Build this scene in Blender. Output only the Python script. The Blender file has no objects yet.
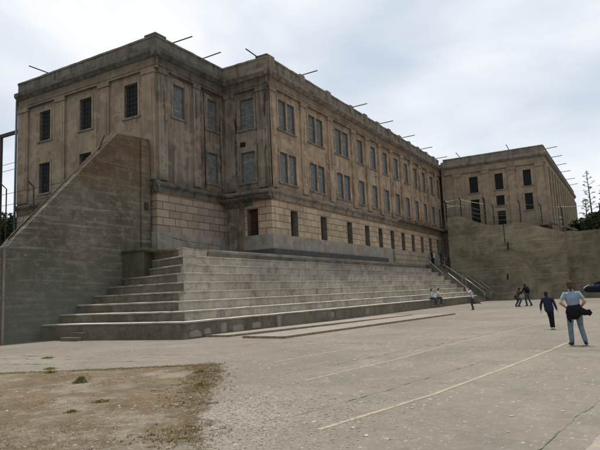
import bpy, math, random
from mathutils import Vector, Matrix, noise
R = math.radians
S = bpy.context.scene
col = S.collection
rnd = random.Random(7)

# ---------------------------------------------------------------- camera
# world: +X = out from the long facade into the yard, +Y = along the facade, camera over the origin
F, PITCH, ROLL, YAW, H = 563.0, .12111769, -.04174578, .52665276, 1.6
cp, sp, cr, sr = math.cos(PITCH), math.sin(PITCH), math.cos(ROLL), math.sin(ROLL)
fw = Vector((0, cp, sp)); up0 = Vector((0, -sp, cp)); rt0 = Vector((1, 0, 0))
rt = cr*rt0 + sr*up0; up = -sr*rt0 + cr*up0
Rz = Matrix.Rotation(YAW, 3, 'Z')
rt, up, fw = Rz @ rt, Rz @ up, Rz @ fw
cam = bpy.data.objects.new('camera', bpy.data.cameras.new('camera'))
M = Matrix((rt, up, -fw)).transposed().to_4x4(); M.translation = Vector((0, 0, H))
cam.matrix_world = M
cam.data.sensor_width = 36; cam.data.lens = 36*F/600; cam.data.clip_start = .05; cam.data.clip_end = 9000
col.objects.link(cam); S.camera = cam

# ---------------------------------------------------------------- sky, sun, exposure
SUN_EL, SUN_AZ = R(73), math.atan2(-.38, .92)      # azimuth from +Y towards +X
w = bpy.data.worlds.new('World'); S.world = w; w.use_nodes = True
nt = w.node_tree; nt.nodes.clear()
def wn(t, **k):
    n = nt.nodes.new(t)
    for a, b in k.items(): setattr(n, a, b)
    return n
out = wn('ShaderNodeOutputWorld'); bg = wn('ShaderNodeBackground'); bg.inputs[1].default_value = .085
sky = wn('ShaderNodeTexSky', sky_type='NISHITA', sun_disc=False, sun_elevation=SUN_EL, sun_rotation=SUN_AZ)
sky.air_density = 1.0; sky.dust_density = 2.0
tc = wn('ShaderNodeTexCoord'); mp = wn('ShaderNodeMapping'); mp.inputs['Scale'].default_value = (1.0, 1.0, 2.0)
mp.inputs['Location'].default_value = (2.35, .6, .35)
n1 = wn('ShaderNodeTexNoise'); n1.inputs['Scale'].default_value = 2.0; n1.inputs['Detail'].default_value = 7; n1.inputs['Roughness'].default_value = .46
n1.inputs['Distortion'].default_value = .25
cr1 = wn('ShaderNodeValToRGB'); cr1.color_ramp.elements[0].position = .33; cr1.color_ramp.elements[1].position = .66
cr1.color_ramp.elements[0].color = (.68, .68, .68, 1); cr1.color_ramp.elements[1].color = (.98, .98, .98, 1)
cr2 = wn('ShaderNodeValToRGB'); cr2.color_ramp.elements[0].position = .40; cr2.color_ramp.elements[1].position = .60
cr2.color_ramp.elements[0].color = (6.9, 7.8, 8.8, 1); cr2.color_ramp.elements[1].color = (10.2, 10.4, 10.7, 1)
mx = wn('ShaderNodeMix', data_type='RGBA'); L = nt.links.new
L(tc.outputs['Generated'], mp.inputs[0]); L(mp.outputs[0], n1.inputs[0]); L(n1.outputs[0], cr1.inputs[0]); L(n1.outputs[0], cr2.inputs[0])
L(cr1.outputs[0], mx.inputs[0]); L(sky.outputs[0], mx.inputs[6]); L(cr2.outputs[0], mx.inputs[7])
L(mx.outputs[2], bg.inputs[0]); L(bg.outputs[0], out.inputs[0])
sun = bpy.data.objects.new('sun', bpy.data.lights.new('sun', 'SUN'))
sun.data.energy = 3.2; sun.data.angle = R(.6); sun.data.color = (1, .95, .87)
sd = Vector((math.sin(SUN_AZ)*math.cos(SUN_EL), math.cos(SUN_AZ)*math.cos(SUN_EL), math.sin(SUN_EL)))
sun.rotation_euler = sd.to_track_quat('Z', 'Y').to_euler(); col.objects.link(sun)
S.view_settings.view_transform = 'Standard'; S.view_settings.look = 'None'; S.view_settings.gamma = 1
S.view_settings.use_curve_mapping = False
S.view_settings.exposure = .22

# ---------------------------------------------------------------- mesh helpers
class MB:
    def __init__(s): s.v = []; s.f = []; s.m = []
    def face(s, pts, m=0):
        b = len(s.v); s.v += [tuple(p) for p in pts]; s.f.append(tuple(range(b, b+len(pts)))); s.m.append(m)
    def box(s, x0, x1, y0, y1, z0, z1, m=0, nobottom=False):
        b = len(s.v)
        s.v += [(x0,y0,z0),(x1,y0,z0),(x1,y1,z0),(x0,y1,z0),(x0,y0,z1),(x1,y0,z1),(x1,y1,z1),(x0,y1,z1)]
        fs = [(4,5,6,7),(0,1,5,4),(1,2,6,5),(2,3,7,6),(3,0,4,7)] + ([] if nobottom else [(3,2,1,0)])
        for q in fs: s.f.append(tuple(b+i for i in q)); s.m.append(m)
    def prism(s, poly, z0, z1, m=0, bottom=True):
        n = len(poly); b = len(s.v)
        s.v += [(p[0], p[1], z0) for p in poly] + [(p[0], p[1], z1) for p in poly]
        s.f.append(tuple(b+n+i for i in range(n))); s.m.append(m)
        if bottom: s.f.append(tuple(b+n-1-i for i in range(n))); s.m.append(m)
        for i in range(n):
            j = (i+1) % n; s.f.append((b+i, b+j, b+n+j, b+n+i)); s.m.append(m)
    def tube(s, pts, r, n=8, m=0):
        pts = [Vector(p) for p in pts]; rs = r if isinstance(r, (list, tuple)) else [r]*len(pts)
        b = len(s.v); prev = None
        for i, p in enumerate(pts):
            d = (pts[min(i+1, len(pts)-1)] - pts[max(i-1, 0)]).normalized()
            a = prev if prev is not None else (Vector((0,0,1)) if abs(d.z) < .9 else Vector((1,0,0)))
            u = (a - d*a.dot(d)).normalized(); q = d.cross(u); prev = u
            for k in range(n):
                t = 2*math.pi*k/n; s.v.append(tuple(p + rs[i]*(math.cos(t)*u + math.sin(t)*q)))
        for i in range(len(pts)-1):
            for k in range(n):
                k2 = (k+1) % n; s.f.append((b+i*n+k, b+i*n+k2, b+(i+1)*n+k2, b+(i+1)*n+k)); s.m.append(m)
        s.f.append(tuple(b+n-1-k for k in range(n))); s.m.append(m)
        s.f.append(tuple(b+(len(pts)-1)*n+k for k in range(n))); s.m.append(m)
    def rough(s, axis, prof, a0, a1, step=.45, jit=.012, seed=0, m=0):
        """profile [(out, z)...] swept along 'y' (out=+x) or 'x' (out=-y given as absolute y), ends capped, worn edges"""
        n = max(2, int(abs(a1-a0)/step)+1); b = len(s.v); k = len(prof)
        for i in range(n+1):
            a = a0 + (a1-a0)*i/n
            for j, (o, z) in enumerate(prof):
                nz = noise.noise(Vector((a*1.3+seed, j*3.1, seed*2.7))); n2 = noise.noise(Vector((a*5.1+seed, j*2.1+9, seed)))
                d = jit*(nz*1.6 + n2)
                e = jit*(noise.noise(Vector((a*2.9+seed, j*1.7+5, 4+seed)))*1.8)
                s.v.append((o+d, a, z+e) if axis == 'y' else (a, o+d, z+e))
        for i in range(n):
            for j in range(k):
                j2 = (j+1) % k; q = (b+i*k+j, b+i*k+j2, b+(i+1)*k+j2, b+(i+1)*k+j)
                s.f.append(q); s.m.append(m)
        s.f.append(tuple(b+k-1-j for j in range(k))); s.m.append(m); s.f.append(tuple(b+n*k+j for j in range(k))); s.m.append(m)
    def build(s, name, mats, parent=None, smooth=False, bevel=0, origin=None):
        if not isinstance(mats, (list, tuple)): mats = [mats]
        me = bpy.data.meshes.new(name)
        o0 = Vector(origin) if origin else Vector((0,0,0))
        me.from_pydata([tuple(Vector(v)-o0) for v in s.v], [], s.f)
        for mt in mats: me.materials.append(mt)
        me.polygons.foreach_set('material_index', s.m)
        me.update()
        import bmesh
        bm = bmesh.new(); bm.from_mesh(me); bmesh.ops.recalc_face_normals(bm, faces=bm.faces); bm.to_mesh(me); bm.free()
        uv = me.uv_layers.new(name='UVMap')
        for p in me.polygons:
            nx, ny, nz = (abs(c) for c in p.normal)
            for li in p.loop_indices:
                c = me.vertices[me.loops[li].vertex_index].co + o0
                uv.data[li].uv = (c.y, c.z) if nx >= ny and nx >= nz else ((c.x+.37, c.z) if ny >= nz else (c.x, c.y))
        if smooth: me.polygons.foreach_set('use_smooth', [True]*len(me.polygons))
        o = bpy.data.objects.new(name, me); col.objects.link(o); o.location = o0
        if parent:
            o.parent = parent; o.location = o0 - (world_loc(parent))
        if bevel:
            bv = o.modifiers.new('bevel', 'BEVEL'); bv.width = bevel; bv.segments = 2; bv.limit_method = 'ANGLE'
        return o
def world_loc(o):
    l = Vector(o.location)
    while o.parent: o = o.parent; l += o.location
    return l
def tag(o, label=None, cat=None, group=None, kind=None):
    for k, v in (('label', label), ('category', cat), ('group', group), ('kind', kind)):
        if v: o[k] = v
    return o
def thing(name, label, cat, loc=(0,0,0), group=None):
    o = bpy.data.objects.new(name, None); o.empty_display_size = .3; o.location = loc; col.objects.link(o)
    return tag(o, label, cat, group)

# ---------------------------------------------------------------- materials
def mat(name, base=(.3,.3,.3), rough=.9, spec=.2, metallic=0):
    m = bpy.data.materials.new(name); m.use_nodes = True
    b = m.node_tree.nodes['Principled BSDF']
    b.inputs['Base Color'].default_value = (*base, 1); b.inputs['Roughness'].default_value = rough
    b.inputs['Specular IOR Level'].default_value = spec; b.inputs['Metallic'].default_value = metallic
    return m
class NG:
    def __init__(s, m): s.m = m; s.t = m.node_tree; s.b = s.t.nodes['Principled BSDF']; s.geo = s.n('ShaderNodeNewGeometry'); s.pos = s.geo.outputs['Position']
    def n(s, t, **k):
        q = s.t.nodes.new(t)
        for a, b in k.items(): setattr(q, a, b)
        return q
    def l(s, a, b): s.t.links.new(a, b)
    def map(s, scale, src=None, loc=(0,0,0)):
        q = s.n('ShaderNodeMapping'); q.inputs['Scale'].default_value = scale; q.inputs['Location'].default_value = loc
        s.l(src or s.pos, q.inputs[0]); return q.outputs[0]
    def noise(s, scale=1, detail=6, rough=.6, vec=None, dist=0):
        q = s.n('ShaderNodeTexNoise'); q.inputs['Scale'].default_value = scale; q.inputs['Detail'].default_value = detail
        q.inputs['Roughness'].default_value = rough; q.inputs['Distortion'].default_value = dist
        s.l(vec or s.pos, q.inputs['Vector']); return q.outputs[0]
    def ramp(s, v, a, b, ca=0, cb=1):
        q = s.n('ShaderNodeMapRange'); q.clamp = True
        for i, x in enumerate((a, b, ca, cb)): q.inputs[i+1].default_value = x
        s.l(v, q.inputs[0]); return q.outputs[0]
    def mix(s, fac, a, b, mode='MIX'):
        q = s.n('ShaderNodeMix', data_type='RGBA', blend_type=mode)
        for i, x in ((0, fac), (6, a), (7, b)):
            if hasattr(x, 'links') or isinstance(x, bpy.types.NodeSocket): s.l(x, q.inputs[i])
            else: q.inputs[i].default_value = x if i == 0 else (*x, 1)
        return q.outputs[2]
    def math(s, op, a, b=0):
        q = s.n('ShaderNodeMath', operation=op)
        for i, x in ((0, a), (1, b)):
            if isinstance(x, bpy.types.NodeSocket): s.l(x, q.inputs[i])
            else: q.inputs[i].default_value = x
        return q.outputs[0]
    def bump(s, h, strength=.4, dist=.02, prev=None):
        q = s.n('ShaderNodeBump'); q.inputs['Strength'].default_value = strength; q.inputs['Distance'].default_value = dist
        s.l(h, q.inputs['Height'])
        if prev: s.l(prev, q.inputs['Normal'])
        s.l(q.outputs[0], s.b.inputs['Normal']); return q.outputs[0]
    def color(s, c): s.l(c, s.b.inputs['Base Color'])
    def sep(s):
        q = s.n('ShaderNodeSeparateXYZ'); s.l(s.pos, q.inputs[0]); return q.outputs

def stucco(name, base, dark, warm, streak=.6, blotch=.5, seed=0, mildew=0):
    m = mat(name, base, .93, .12); g = NG(m)
    loc = (seed*3.7, seed*1.9, seed*2.3)
    p = g.map((1,1,1), loc=loc)
    big = g.noise(.32, 8, .62, p, .6); mid = g.noise(1.5, 8, .65, p, .3); fine = g.noise(14, 6, .7, p)
    st = g.noise(1.0, 7, .6, g.map((2.6, 2.6, .22), loc=loc), .4)
    c = g.mix(g.ramp(mid, .35, .68), tuple(x*.88 for x in base), tuple(x*1.12 for x in base))
    c = g.mix(g.math('MULTIPLY', g.ramp(big, .48, .62), .55), c, warm)
    c = g.mix(g.math('MULTIPLY', g.ramp(st, .47, .68), streak), c, dark)
    c = g.mix(g.math('MULTIPLY', g.ramp(g.noise(.75, 9, .7, g.map((1,1,.7), loc=(7,seed,3))), .5, .66), blotch), c, dark)
    # patched plaster: lighter, sharp-edged repairs
    pt = g.noise(.9, 3, .5, g.map((1,1,1.4), loc=(seed, 4, 8)), .5)
    c = g.mix(g.math('MULTIPLY', g.ramp(pt, .56, .575), .42), c, tuple(min(1, x*1.32) for x in base))
    c = g.mix(g.math('MULTIPLY', g.ramp(g.noise(2.2, 10, .75, g.map((1,1,.6), loc=(3,9,seed))), .575, .60), .6), c, tuple(x*.55 for x in warm))
    c = g.mix(g.math('MULTIPLY', g.ramp(fine, .35, .75), .25), c, tuple(x*.7 for x in base))
    if mildew:
        # black weathering crust that has grown on ledges and the masonry just below them
        z = g.sep()[2]; wob = g.math('MULTIPLY', g.math('SUBTRACT', g.noise(1.3, 6, .65, p), .5), 1.6)
        zz = g.math('ADD', z, wob)
        f = g.math('ADD', g.math('MULTIPLY', g.ramp(zz, 14.1, 15.5), .75), g.math('MULTIPLY', g.ramp(g.math('ABSOLUTE', g.math('SUBTRACT', zz, 8.1)), .9, .0), .6))
        c = g.mix(g.math('MULTIPLY', f, mildew), c, tuple(x*.8 for x in dark))
    g.color(c)
    h = g.math('ADD', g.math('MULTIPLY', fine, .35), g.math('ADD', mid, g.math('MULTIPLY', g.ramp(pt, .60, .615), .3)))
    g.bump(h, .55, .03)
    return m
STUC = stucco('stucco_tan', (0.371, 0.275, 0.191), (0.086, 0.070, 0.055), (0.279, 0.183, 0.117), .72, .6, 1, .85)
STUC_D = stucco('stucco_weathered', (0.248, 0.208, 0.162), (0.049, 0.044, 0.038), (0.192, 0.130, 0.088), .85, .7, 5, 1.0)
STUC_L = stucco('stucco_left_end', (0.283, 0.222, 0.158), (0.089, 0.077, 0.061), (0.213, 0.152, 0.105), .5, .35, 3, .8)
STUC_F = stucco('stucco_far_wing', (0.312, 0.247, 0.171), (0.137, 0.116, 0.088), (0.242, 0.182, 0.127), .45, .25, 9, .4)
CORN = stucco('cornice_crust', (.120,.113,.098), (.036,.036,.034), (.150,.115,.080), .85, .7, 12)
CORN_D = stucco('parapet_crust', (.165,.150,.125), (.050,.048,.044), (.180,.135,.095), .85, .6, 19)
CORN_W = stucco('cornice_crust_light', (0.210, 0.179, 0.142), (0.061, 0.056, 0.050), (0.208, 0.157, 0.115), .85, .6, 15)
PLIN = stucco('plinth_concrete', (0.262, 0.239, 0.204), (0.124, 0.116, 0.102), (0.242, 0.182, 0.131), .5, .45, 17)

def blocks(name, base, mortar, seed=0):
    m = mat(name, base, .92, .12); g = NG(m)
    uv = g.n('ShaderNodeUVMap'); uv.uv_map = 'UVMap'
    br = g.n('ShaderNodeTexBrick'); g.l(g.map((1,1,1), uv.outputs[0], (.12, .10, 0)), br.inputs['Vector'])
    br.inputs['Scale'].default_value = 1; br.inputs['Brick Width'].default_value = 1.02; br.inputs['Row Height'].default_value = .45
    br.inputs['Mortar Size'].default_value = .022; br.inputs['Mortar Smooth'].default_value = .25; br.inputs['Bias'].default_value = 0
    br.inputs['Color1'].default_value = (*[x*.84 for x in base], 1); br.inputs['Color2'].default_value = (*[x*1.14 for x in base], 1)
    br.inputs['Mortar'].default_value = (*mortar, 1)
    big = g.noise(.6, 8, .65, None, .5); st = g.noise(1, 6, .6, g.map((3,3,.35), loc=(seed,0,0))); fine = g.noise(17, 5, .7)
    c = g.mix(g.math('MULTIPLY', g.ramp(big, .5, .66), .5), br.outputs[0], (.125,.115,.10))
    c = g.mix(g.math('MULTIPLY', g.ramp(st, .5, .7), .4), c, (.15,.13,.11))
    c = g.mix(g.math('MULTIPLY', g.ramp(g.noise(3.1, 8, .7, g.map((1,1,1), loc=(seed,2,2))), .56, .62), .35), c, tuple(x*1.25 for x in base))
    c = g.mix(g.math('MULTIPLY', g.ramp(fine, .4, .8), .3), c, tuple(x*.6 for x in base))
    g.color(c)
    h = g.math('SUBTRACT', g.math('MULTIPLY', fine, .12), br.outputs[1])
    g.bump(h, .9, .035)
    return m
BLK = blocks('block_masonry', (0.412, 0.315, 0.216), (0.111, 0.079, 0.054), 3)
BLK_D = blocks('block_masonry_dull', (0.301, 0.243, 0.183), (0.094, 0.070, 0.053), 8)

def concrete(name, base, dark, stain=.5, streak=.4, joints=None, seed=0, bump=.4):
    m = mat(name, base, .92, .15); g = NG(m)
    p = g.map((1,1,1), loc=(seed*2.1, seed, 0))
    mid = g.noise(1.2, 9, .68, p, .3); fine = g.noise(22, 6, .7, p); big = g.noise(.25, 6, .6, p, .8)
    st = g.noise(1, 8, .72, g.map((1.7, 1.7, .8), loc=(seed,seed,0)), .4)
    c = g.mix(g.ramp(mid, .32, .68), tuple(x*.8 for x in base), tuple(x*1.16 for x in base))
    c = g.mix(g.math('MULTIPLY', g.ramp(big, .45, .65), stain), c, dark)
    c = g.mix(g.math('MULTIPLY', g.ramp(st, .5, .68), streak), c, dark)
    c = g.mix(g.math('MULTIPLY', g.ramp(g.noise(3.2, 10, .8, p), .55, .62), .55), c, tuple(x*.6 for x in dark))
    c = g.mix(g.math('MULTIPLY', g.ramp(g.noise(2.1, 10, .8, g.map((1,1,2.4), loc=(seed,7,seed))), .54, .6), .45), c, tuple(min(1,x*1.3) for x in base))
    c = g.mix(g.math('MULTIPLY', g.ramp(fine, .45, .75), .3), c, tuple(x*.65 for x in base))
    h = g.math('ADD', mid, g.math('MULTIPLY', fine, .3))
    g.color(c); g.bump(h, bump, .02)
    return m
STEP = concrete('step_concrete', (0.364, 0.319, 0.260), (0.119, 0.108, 0.087), .6, .8, seed=2)
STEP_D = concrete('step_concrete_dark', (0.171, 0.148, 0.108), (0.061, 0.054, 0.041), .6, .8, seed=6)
SUN_TREAD = concrete('sunlit_tread', (.50,.475,.42), (.36,.34,.29), .35, .1, seed=21)  # paler than the risers: sunlight on the treads put into the colour
MOSS = concrete('mossy_concrete', (.100,.088,.055), (.045,.040,.026), .6, .5, seed=9)
SLAB = concrete('slab_concrete', (0.263, 0.236, 0.199), (0.197, 0.185, 0.163), .4, .1, seed=12)
PATCH = concrete('paint_patch', (.250,.232,.195), (.20,.185,.155), .3, .2, seed=14)

def formwall(name, base, light, rust, seed=0, rustbox=None, mossy=None):
    """board-marked retaining wall, blotched with lichen and rust"""
    m = mat(name, base, .94, .1); g = NG(m)
    p = g.map((1,1,1), loc=(seed, seed*.7, 0))
    big = g.noise(.35, 8, .62, p, .8); mid = g.noise(1.6, 10, .72, p); fine = g.noise(16, 7, .7, p)
    hb = g.noise(1, 5, .6, g.map((.35, .35, 5.5), loc=(0,seed,0))); vb = g.noise(1, 5, .6, g.map((5, 5, .25), loc=(seed,0,0)))
    c = g.mix(g.ramp(big, .38, .64), tuple(x*.55 for x in base), tuple(x*1.25 for x in base))
    c = g.mix(g.math('MULTIPLY', g.ramp(g.noise(1.7, 12, .85, g.map((1,1,1.5), loc=(seed,2,1)), .2), .50, .58), .5), c, light)
    c = g.mix(g.math('MULTIPLY', g.ramp(g.noise(7, 9, .85, g.map((1,1,2), loc=(seed,2,1))), .52, .60), .4), c, tuple(x*.5 for x in base))
    c = g.mix(g.math('MULTIPLY', g.ramp(mid, .56, .62), .5), c, tuple(x*.5 for x in base))
    c = g.mix(g.math('MULTIPLY', g.ramp(hb, .53, .70), .4), c, tuple(x*1.5 for x in light))
    c = g.mix(g.math('MULTIPLY', g.ramp(vb, .54, .7), .35), c, tuple(x*.5 for x in base))
    c = g.mix(g.math('MULTIPLY', g.ramp(g.noise(3.4, 8, .75, p), .64, .68), .55), c, tuple(min(1, x*1.9) for x in light))
    xyz = g.sep()
    if rustbox:
        ax, a0, a1, z0, z1 = rustbox
        wob = g.math('MULTIPLY', g.math('SUBTRACT', g.noise(1.1, 7, .7, p), .5), 1.5)
        a = g.math('ADD', xyz[ax], wob); z = g.math('ADD', xyz[2], g.math('MULTIPLY', wob, .9))
        f = g.math('MULTIPLY', g.ramp(a, a0, a0+.5), g.math('MULTIPLY', g.ramp(z, z0, z0+1.4), g.ramp(g.noise(1, 6, .7, g.map((3,3,.8))), .32, .58)))
        c = g.mix(g.math('MULTIPLY', f, .72), c, rust)
    if mossy:   # green-grey lichen low down
        z = g.math('ADD', xyz[2], g.math('MULTIPLY', g.math('SUBTRACT', big, .5), 6))
        c = g.mix(g.math('MULTIPLY', g.ramp(z, mossy, 1.0), .55), c, (.150,.162,.135))
    w2 = g.n('ShaderNodeTexWave', wave_type='BANDS', bands_direction='Z'); w2.inputs['Scale'].default_value = 1.15; w2.inputs['Distortion'].default_value = 1.2; w2.inputs['Detail'].default_value = 3
    g.l(g.pos, w2.inputs[0])
    ln = g.ramp(w2.outputs[1], .0, .06, 1, 0)
    c = g.mix(g.math('MULTIPLY', ln, .10), c, tuple(x*.5 for x in base))
    g.color(c)
    h = g.math('ADD', g.math('ADD', mid, g.math('MULTIPLY', fine, .4)), g.math('MULTIPLY', ln, -.2))
    g.bump(h, .6, .03)
    return m
FW_L = formwall('sloped_wall_concrete', (.122,.104,.074), (.240,.232,.192), (.115,.062,.032), 4, (1, 17.6, 23, 6.8, 10.6), 4.6)
FW_R = formwall('yard_wall_concrete', (0.253, 0.216, 0.145), (0.306, 0.265, 0.190), (.170,.105,.055), 11)
FW_R2 = formwall('yard_wall_rusty', (.218,.186,.128), (.255,.225,.165), (.17,.09,.045), 13)

ENDS = concrete('end_strip_concrete', (.150,.148,.125), (.085,.082,.062), .5, .6, seed=31)
# yard paving
YARD = mat('yard_paving', (.27,.25,.22), .93, .15); g = NG(YARD)
big = g.noise(.16, 8, .6, None, .8); mid = g.noise(.9, 9, .7); fine = g.noise(38, 6, .75); f2 = g.noise(9, 8, .75)
c = g.mix(g.ramp(big, .38, .64), (0.174, 0.154, 0.121), (0.236, 0.213, 0.170))
c = g.mix(g.math('MULTIPLY', g.ramp(mid, .48, .62), .6), c, (0.152,0.135,0.115))
c = g.mix(g.math('MULTIPLY', g.ramp(g.noise(2.3, 9, .75, g.map((1,1,1), loc=(4,4,0))), .56, .66), .4), c, (0.338,0.312,0.276))
c = g.mix(g.math('MULTIPLY', g.ramp(g.noise(4.2, 10, .82, g.map((1, 1, 1), loc=(3,3,0))), .50, .60), .38), c, (.135,.120,.098))
c = g.mix(g.math('MULTIPLY', g.ramp(fine, .42, .72), .5), c, (0.110,0.099,0.083))
c = g.mix(g.math('MULTIPLY', g.ramp(f2, .5, .7), .3), c, (0.349,0.327,0.291))
# streaky wear along the lines of the yard
c = g.mix(g.math('MULTIPLY', g.ramp(g.noise(1, 7, .7, g.map((1.6,.28,1))), .53, .7), .3), c, (0.143,0.127,0.107))
gv = g.n('ShaderNodeTexVoronoi', feature='F1'); gv.inputs['Scale'].default_value = 38; g.l(g.pos, gv.inputs['Vector'])
gs = g.n('ShaderNodeSeparateColor'); g.l(gv.outputs['Color'], gs.inputs[0])
X_, Y_, _z = g.sep()
zone = g.math('MULTIPLY', g.ramp(g.math('ADD', X_, g.math('MULTIPLY', g.math('SUBTRACT', mid, .5), 5)), -2.2, -5.0), g.ramp(g.math('ADD', Y_, g.math('MULTIPLY', g.math('SUBTRACT', f2, .5), 4)), 8.6, 6.4))
zone2 = g.ramp(g.noise(.35, 7, .7, g.map((1, .5, 1), loc=(9,3,0))), .56, .64)
zone = g.math('MAXIMUM', zone, g.math('MULTIPLY', zone2, .7))
pb = g.mix(g.ramp(gs.outputs[0], .1, .95), (.13,.115,.09), (.46,.425,.36))
c = g.mix(g.math('MULTIPLY', zone, .42), c, pb)
spots = None
for sc, th, seed, amt in ((3.4, .085, 0, .7), (9.0, .13, 5, .6), (1.5, .05, 9, .8), (5.2, .10, 3, .55), (17.0, .16, 2, .45)):
    v = g.n('ShaderNodeTexVoronoi', feature='F1'); v.inputs['Scale'].default_value = sc
    q = g.n('ShaderNodeVectorMath', operation='ADD')
    nz = g.n('ShaderNodeTexNoise'); nz.inputs['Scale'].default_value = sc*3; nz.inputs['Detail'].default_value = 3; g.l(g.pos, nz.inputs['Vector'])
    sc2 = g.n('ShaderNodeVectorMath', operation='SCALE'); g.l(nz.outputs[1], sc2.inputs[0]); sc2.inputs['Scale'].default_value = .30/sc
    g.l(g.map((1,1,0), loc=(seed,seed*.3,0)), q.inputs[0]); g.l(sc2.outputs[0], q.inputs[1]); g.l(q.outputs[0], v.inputs['Vector'])
    s1 = g.n('ShaderNodeSeparateColor'); g.l(v.outputs['Color'], s1.inputs[0])
    rad = g.ramp(s1.outputs[0], .30, 1, 0, th*1.5)
    f = g.math('MULTIPLY', g.math('GREATER_THAN', g.math('SUBTRACT', rad, v.outputs['Distance']), 0), amt)
    spots = f if spots is None else g.math('MAXIMUM', spots, f)
c = g.mix(g.math('MULTIPLY', spots, g.ramp(mid, .3, .6, .35, 1)), c, (.50,.49,.46))
g.color(c)
h = g.math('ADD', g.math('MULTIPLY', fine, .5), g.math('ADD', f2, mid)); g.bump(h, .55, .02)

DIRT = mat('dirt', (.15,.12,.09), .97, .05); g = NG(DIRT)
mid = g.noise(.9, 9, .7, None, .4); fine = g.noise(26, 7, .8); f2 = g.noise(6, 9, .75)
c = g.mix(g.ramp(mid, .38, .62), (0.136, 0.100, 0.062), (0.205, 0.168, 0.121))
c = g.mix(g.math('MULTIPLY', g.ramp(f2, .48, .62), .6), c, (.105,.080,.055))
c = g.mix(g.math('MULTIPLY', g.ramp(g.noise(2, 9, .75, g.map((1,1,1), loc=(5,1,0))), .55, .64), .7), c, (.300,.275,.240))
c = g.mix(g.math('MULTIPLY', g.ramp(fine, .45, .65), .5), c, (.085,.062,.042))
straw = g.noise(1, 9, .8, g.map((34, 60, 1), loc=(2,7,0)), .8); big_ = g.noise(.55, 8, .72, g.map((1, 1.3, 1), loc=(1,4,0)))
c = g.mix(g.math('MULTIPLY', g.ramp(straw, .5, .6), g.ramp(big_, .42, .6, .25, .85)), c, (.36,.27,.155))
c = g.mix(g.math('MULTIPLY', g.ramp(g.noise(11, 9, .8, g.map((1, 1, 1), loc=(1,4,0))), .55, .62), .7), c, (.085,.058,.034))
c = g.mix(g.math('MULTIPLY', g.ramp(g.noise(16, 7, .8, g.map((1, 1, 1), loc=(8,4,0))), .62, .66), .7), c, (.46,.43,.38))
e0 = g.n('ShaderNodeAttribute'); e0.attribute_name = 'edge'
ee = g.math('ADD', e0.outputs['Fac'], g.math('MULTIPLY', g.math('SUBTRACT', mid, .5), 1.0))
th_ = g.math('MULTIPLY', g.ramp(ee, .75, .25), g.ramp(g.sep()[0], -10, -8.5, .25, .85))
c = g.mix(g.math('MULTIPLY', th_, g.ramp(g.noise(14, 8, .8), .3, .6, .35, 1)), c, (.125,.090,.048))
c = g.mix(g.math('MULTIPLY', g.ramp(g.noise(.7, 8, .7, g.map((1,1,1), loc=(9,2,0))), .50, .60), .6), c, (.300,.270,.228))
g.color(c); g.bump(g.math('ADD', g.math('MULTIPLY', fine, .6), f2), .9, .04)
at = g.n('ShaderNodeAttribute'); at.attribute_name = 'edge'
ed = g.math('ADD', at.outputs['Fac'], g.math('ADD', g.math('MULTIPLY', g.math('SUBTRACT', g.noise(2.2, 8, .7), .5), 1.5), g.math('MULTIPLY', g.math('SUBTRACT', fine, .5), .9)))
g.l(g.ramp(ed, -.12, .08), g.b.inputs['Alpha'])

def simple(name, base, rough=.7, spec=.3, metallic=0, var=.25, sc=8, bump=.15):
    m = mat(name, base, rough, spec, metallic); g = NG(m)
    tcn = g.n('ShaderNodeTexCoord'); q = g.noise(sc, 5, .65, tcn.outputs['Object'])
    g.color(g.mix(g.ramp(q, .3, .7), tuple(x*(1-var) for x in base), tuple(min(1, x*(1+var)) for x in base)))
    if bump: g.bump(q, bump, .01)
    return m
UPPER = simple('upper_ground', (.12,.11,.085), .95, .1, 0, .4, 1.2)
SHUT = simple('grey_green_shutter', (.155,.170,.162), .6, .3, 0, .4, 4)
DARKP = simple('dark_pane', (.014,.016,.015), .7, .15, 0, .5, 3)
BAR = simple('window_bar', (.032,.036,.034), .6, .3, .2)
FRAME = simple('window_frame', (.105,.092,.074), .8, .2, 0, .35, 5)
VOID = simple('dark_opening', (.022,.019,.016), .9, .1, 0, .5, 2)
RECESS = simple('grimy_reveal', (.150,.132,.108), .9, .1, 0, .4, 2)
DOOR = simple('rusty_door', (.055,.028,.018), .85, .1, 0, .5, 2)
STEEL = simple('rusty_steel', (.050,.040,.034), .7, .3, .4, .4, 6)
RUST = simple('rust_orange', (.22,.095,.045), .9, .1, 0, .5, 3, .5)
WIREM = simple('galvanised_wire', (.20,.20,.20), .5, .4, .6)
RAIL = simple('galvanised_rail', (.36,.36,.35), .45, .5, .5)
PIPE = simple('blue_grey_pipe', (.085,.115,.150), .6, .3, 0, .3, 2)
WOOD = simple('weathered_timber', (.210,.160,.105), .85, .15, 0, .4, 7, .4)
CRACK = simple('crack_fill', (.115,.102,.084), .97, .05, 0, .5, 9)
SEAM = simple('seam_fill', (.155,.141,.118), .97, .05, 0, .5, 9)
STONE = simple('pale_rubble', (.42,.40,.36), .9, .1, 0, .35, 20)
STONE2 = simple('grey_rubble', (.25,.22,.18), .9, .1, 0, .4, 20)
YEL = mat('worn_yellow_paint', (.42,.36,.20), .85, .15); g = NG(YEL)
q = g.noise(3, 10, .9); q2 = g.noise(30, 5, .8)
c = g.mix(g.ramp(q, .42, .54), (.37,.315,.20), (.255,.225,.18)); g.color(g.mix(g.math('MULTIPLY', g.ramp(q2, .45, .65), .6), c, (.22,.20,.165)))
YEL2 = mat('faded_yellow_paint', (.3,.28,.2), .9, .15); g = NG(YEL2)
q = g.noise(3, 9, .8); c = g.mix(g.ramp(q, .40, .62), (.33,.30,.215), (.23,.212,.178)); g.color(c)
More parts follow.
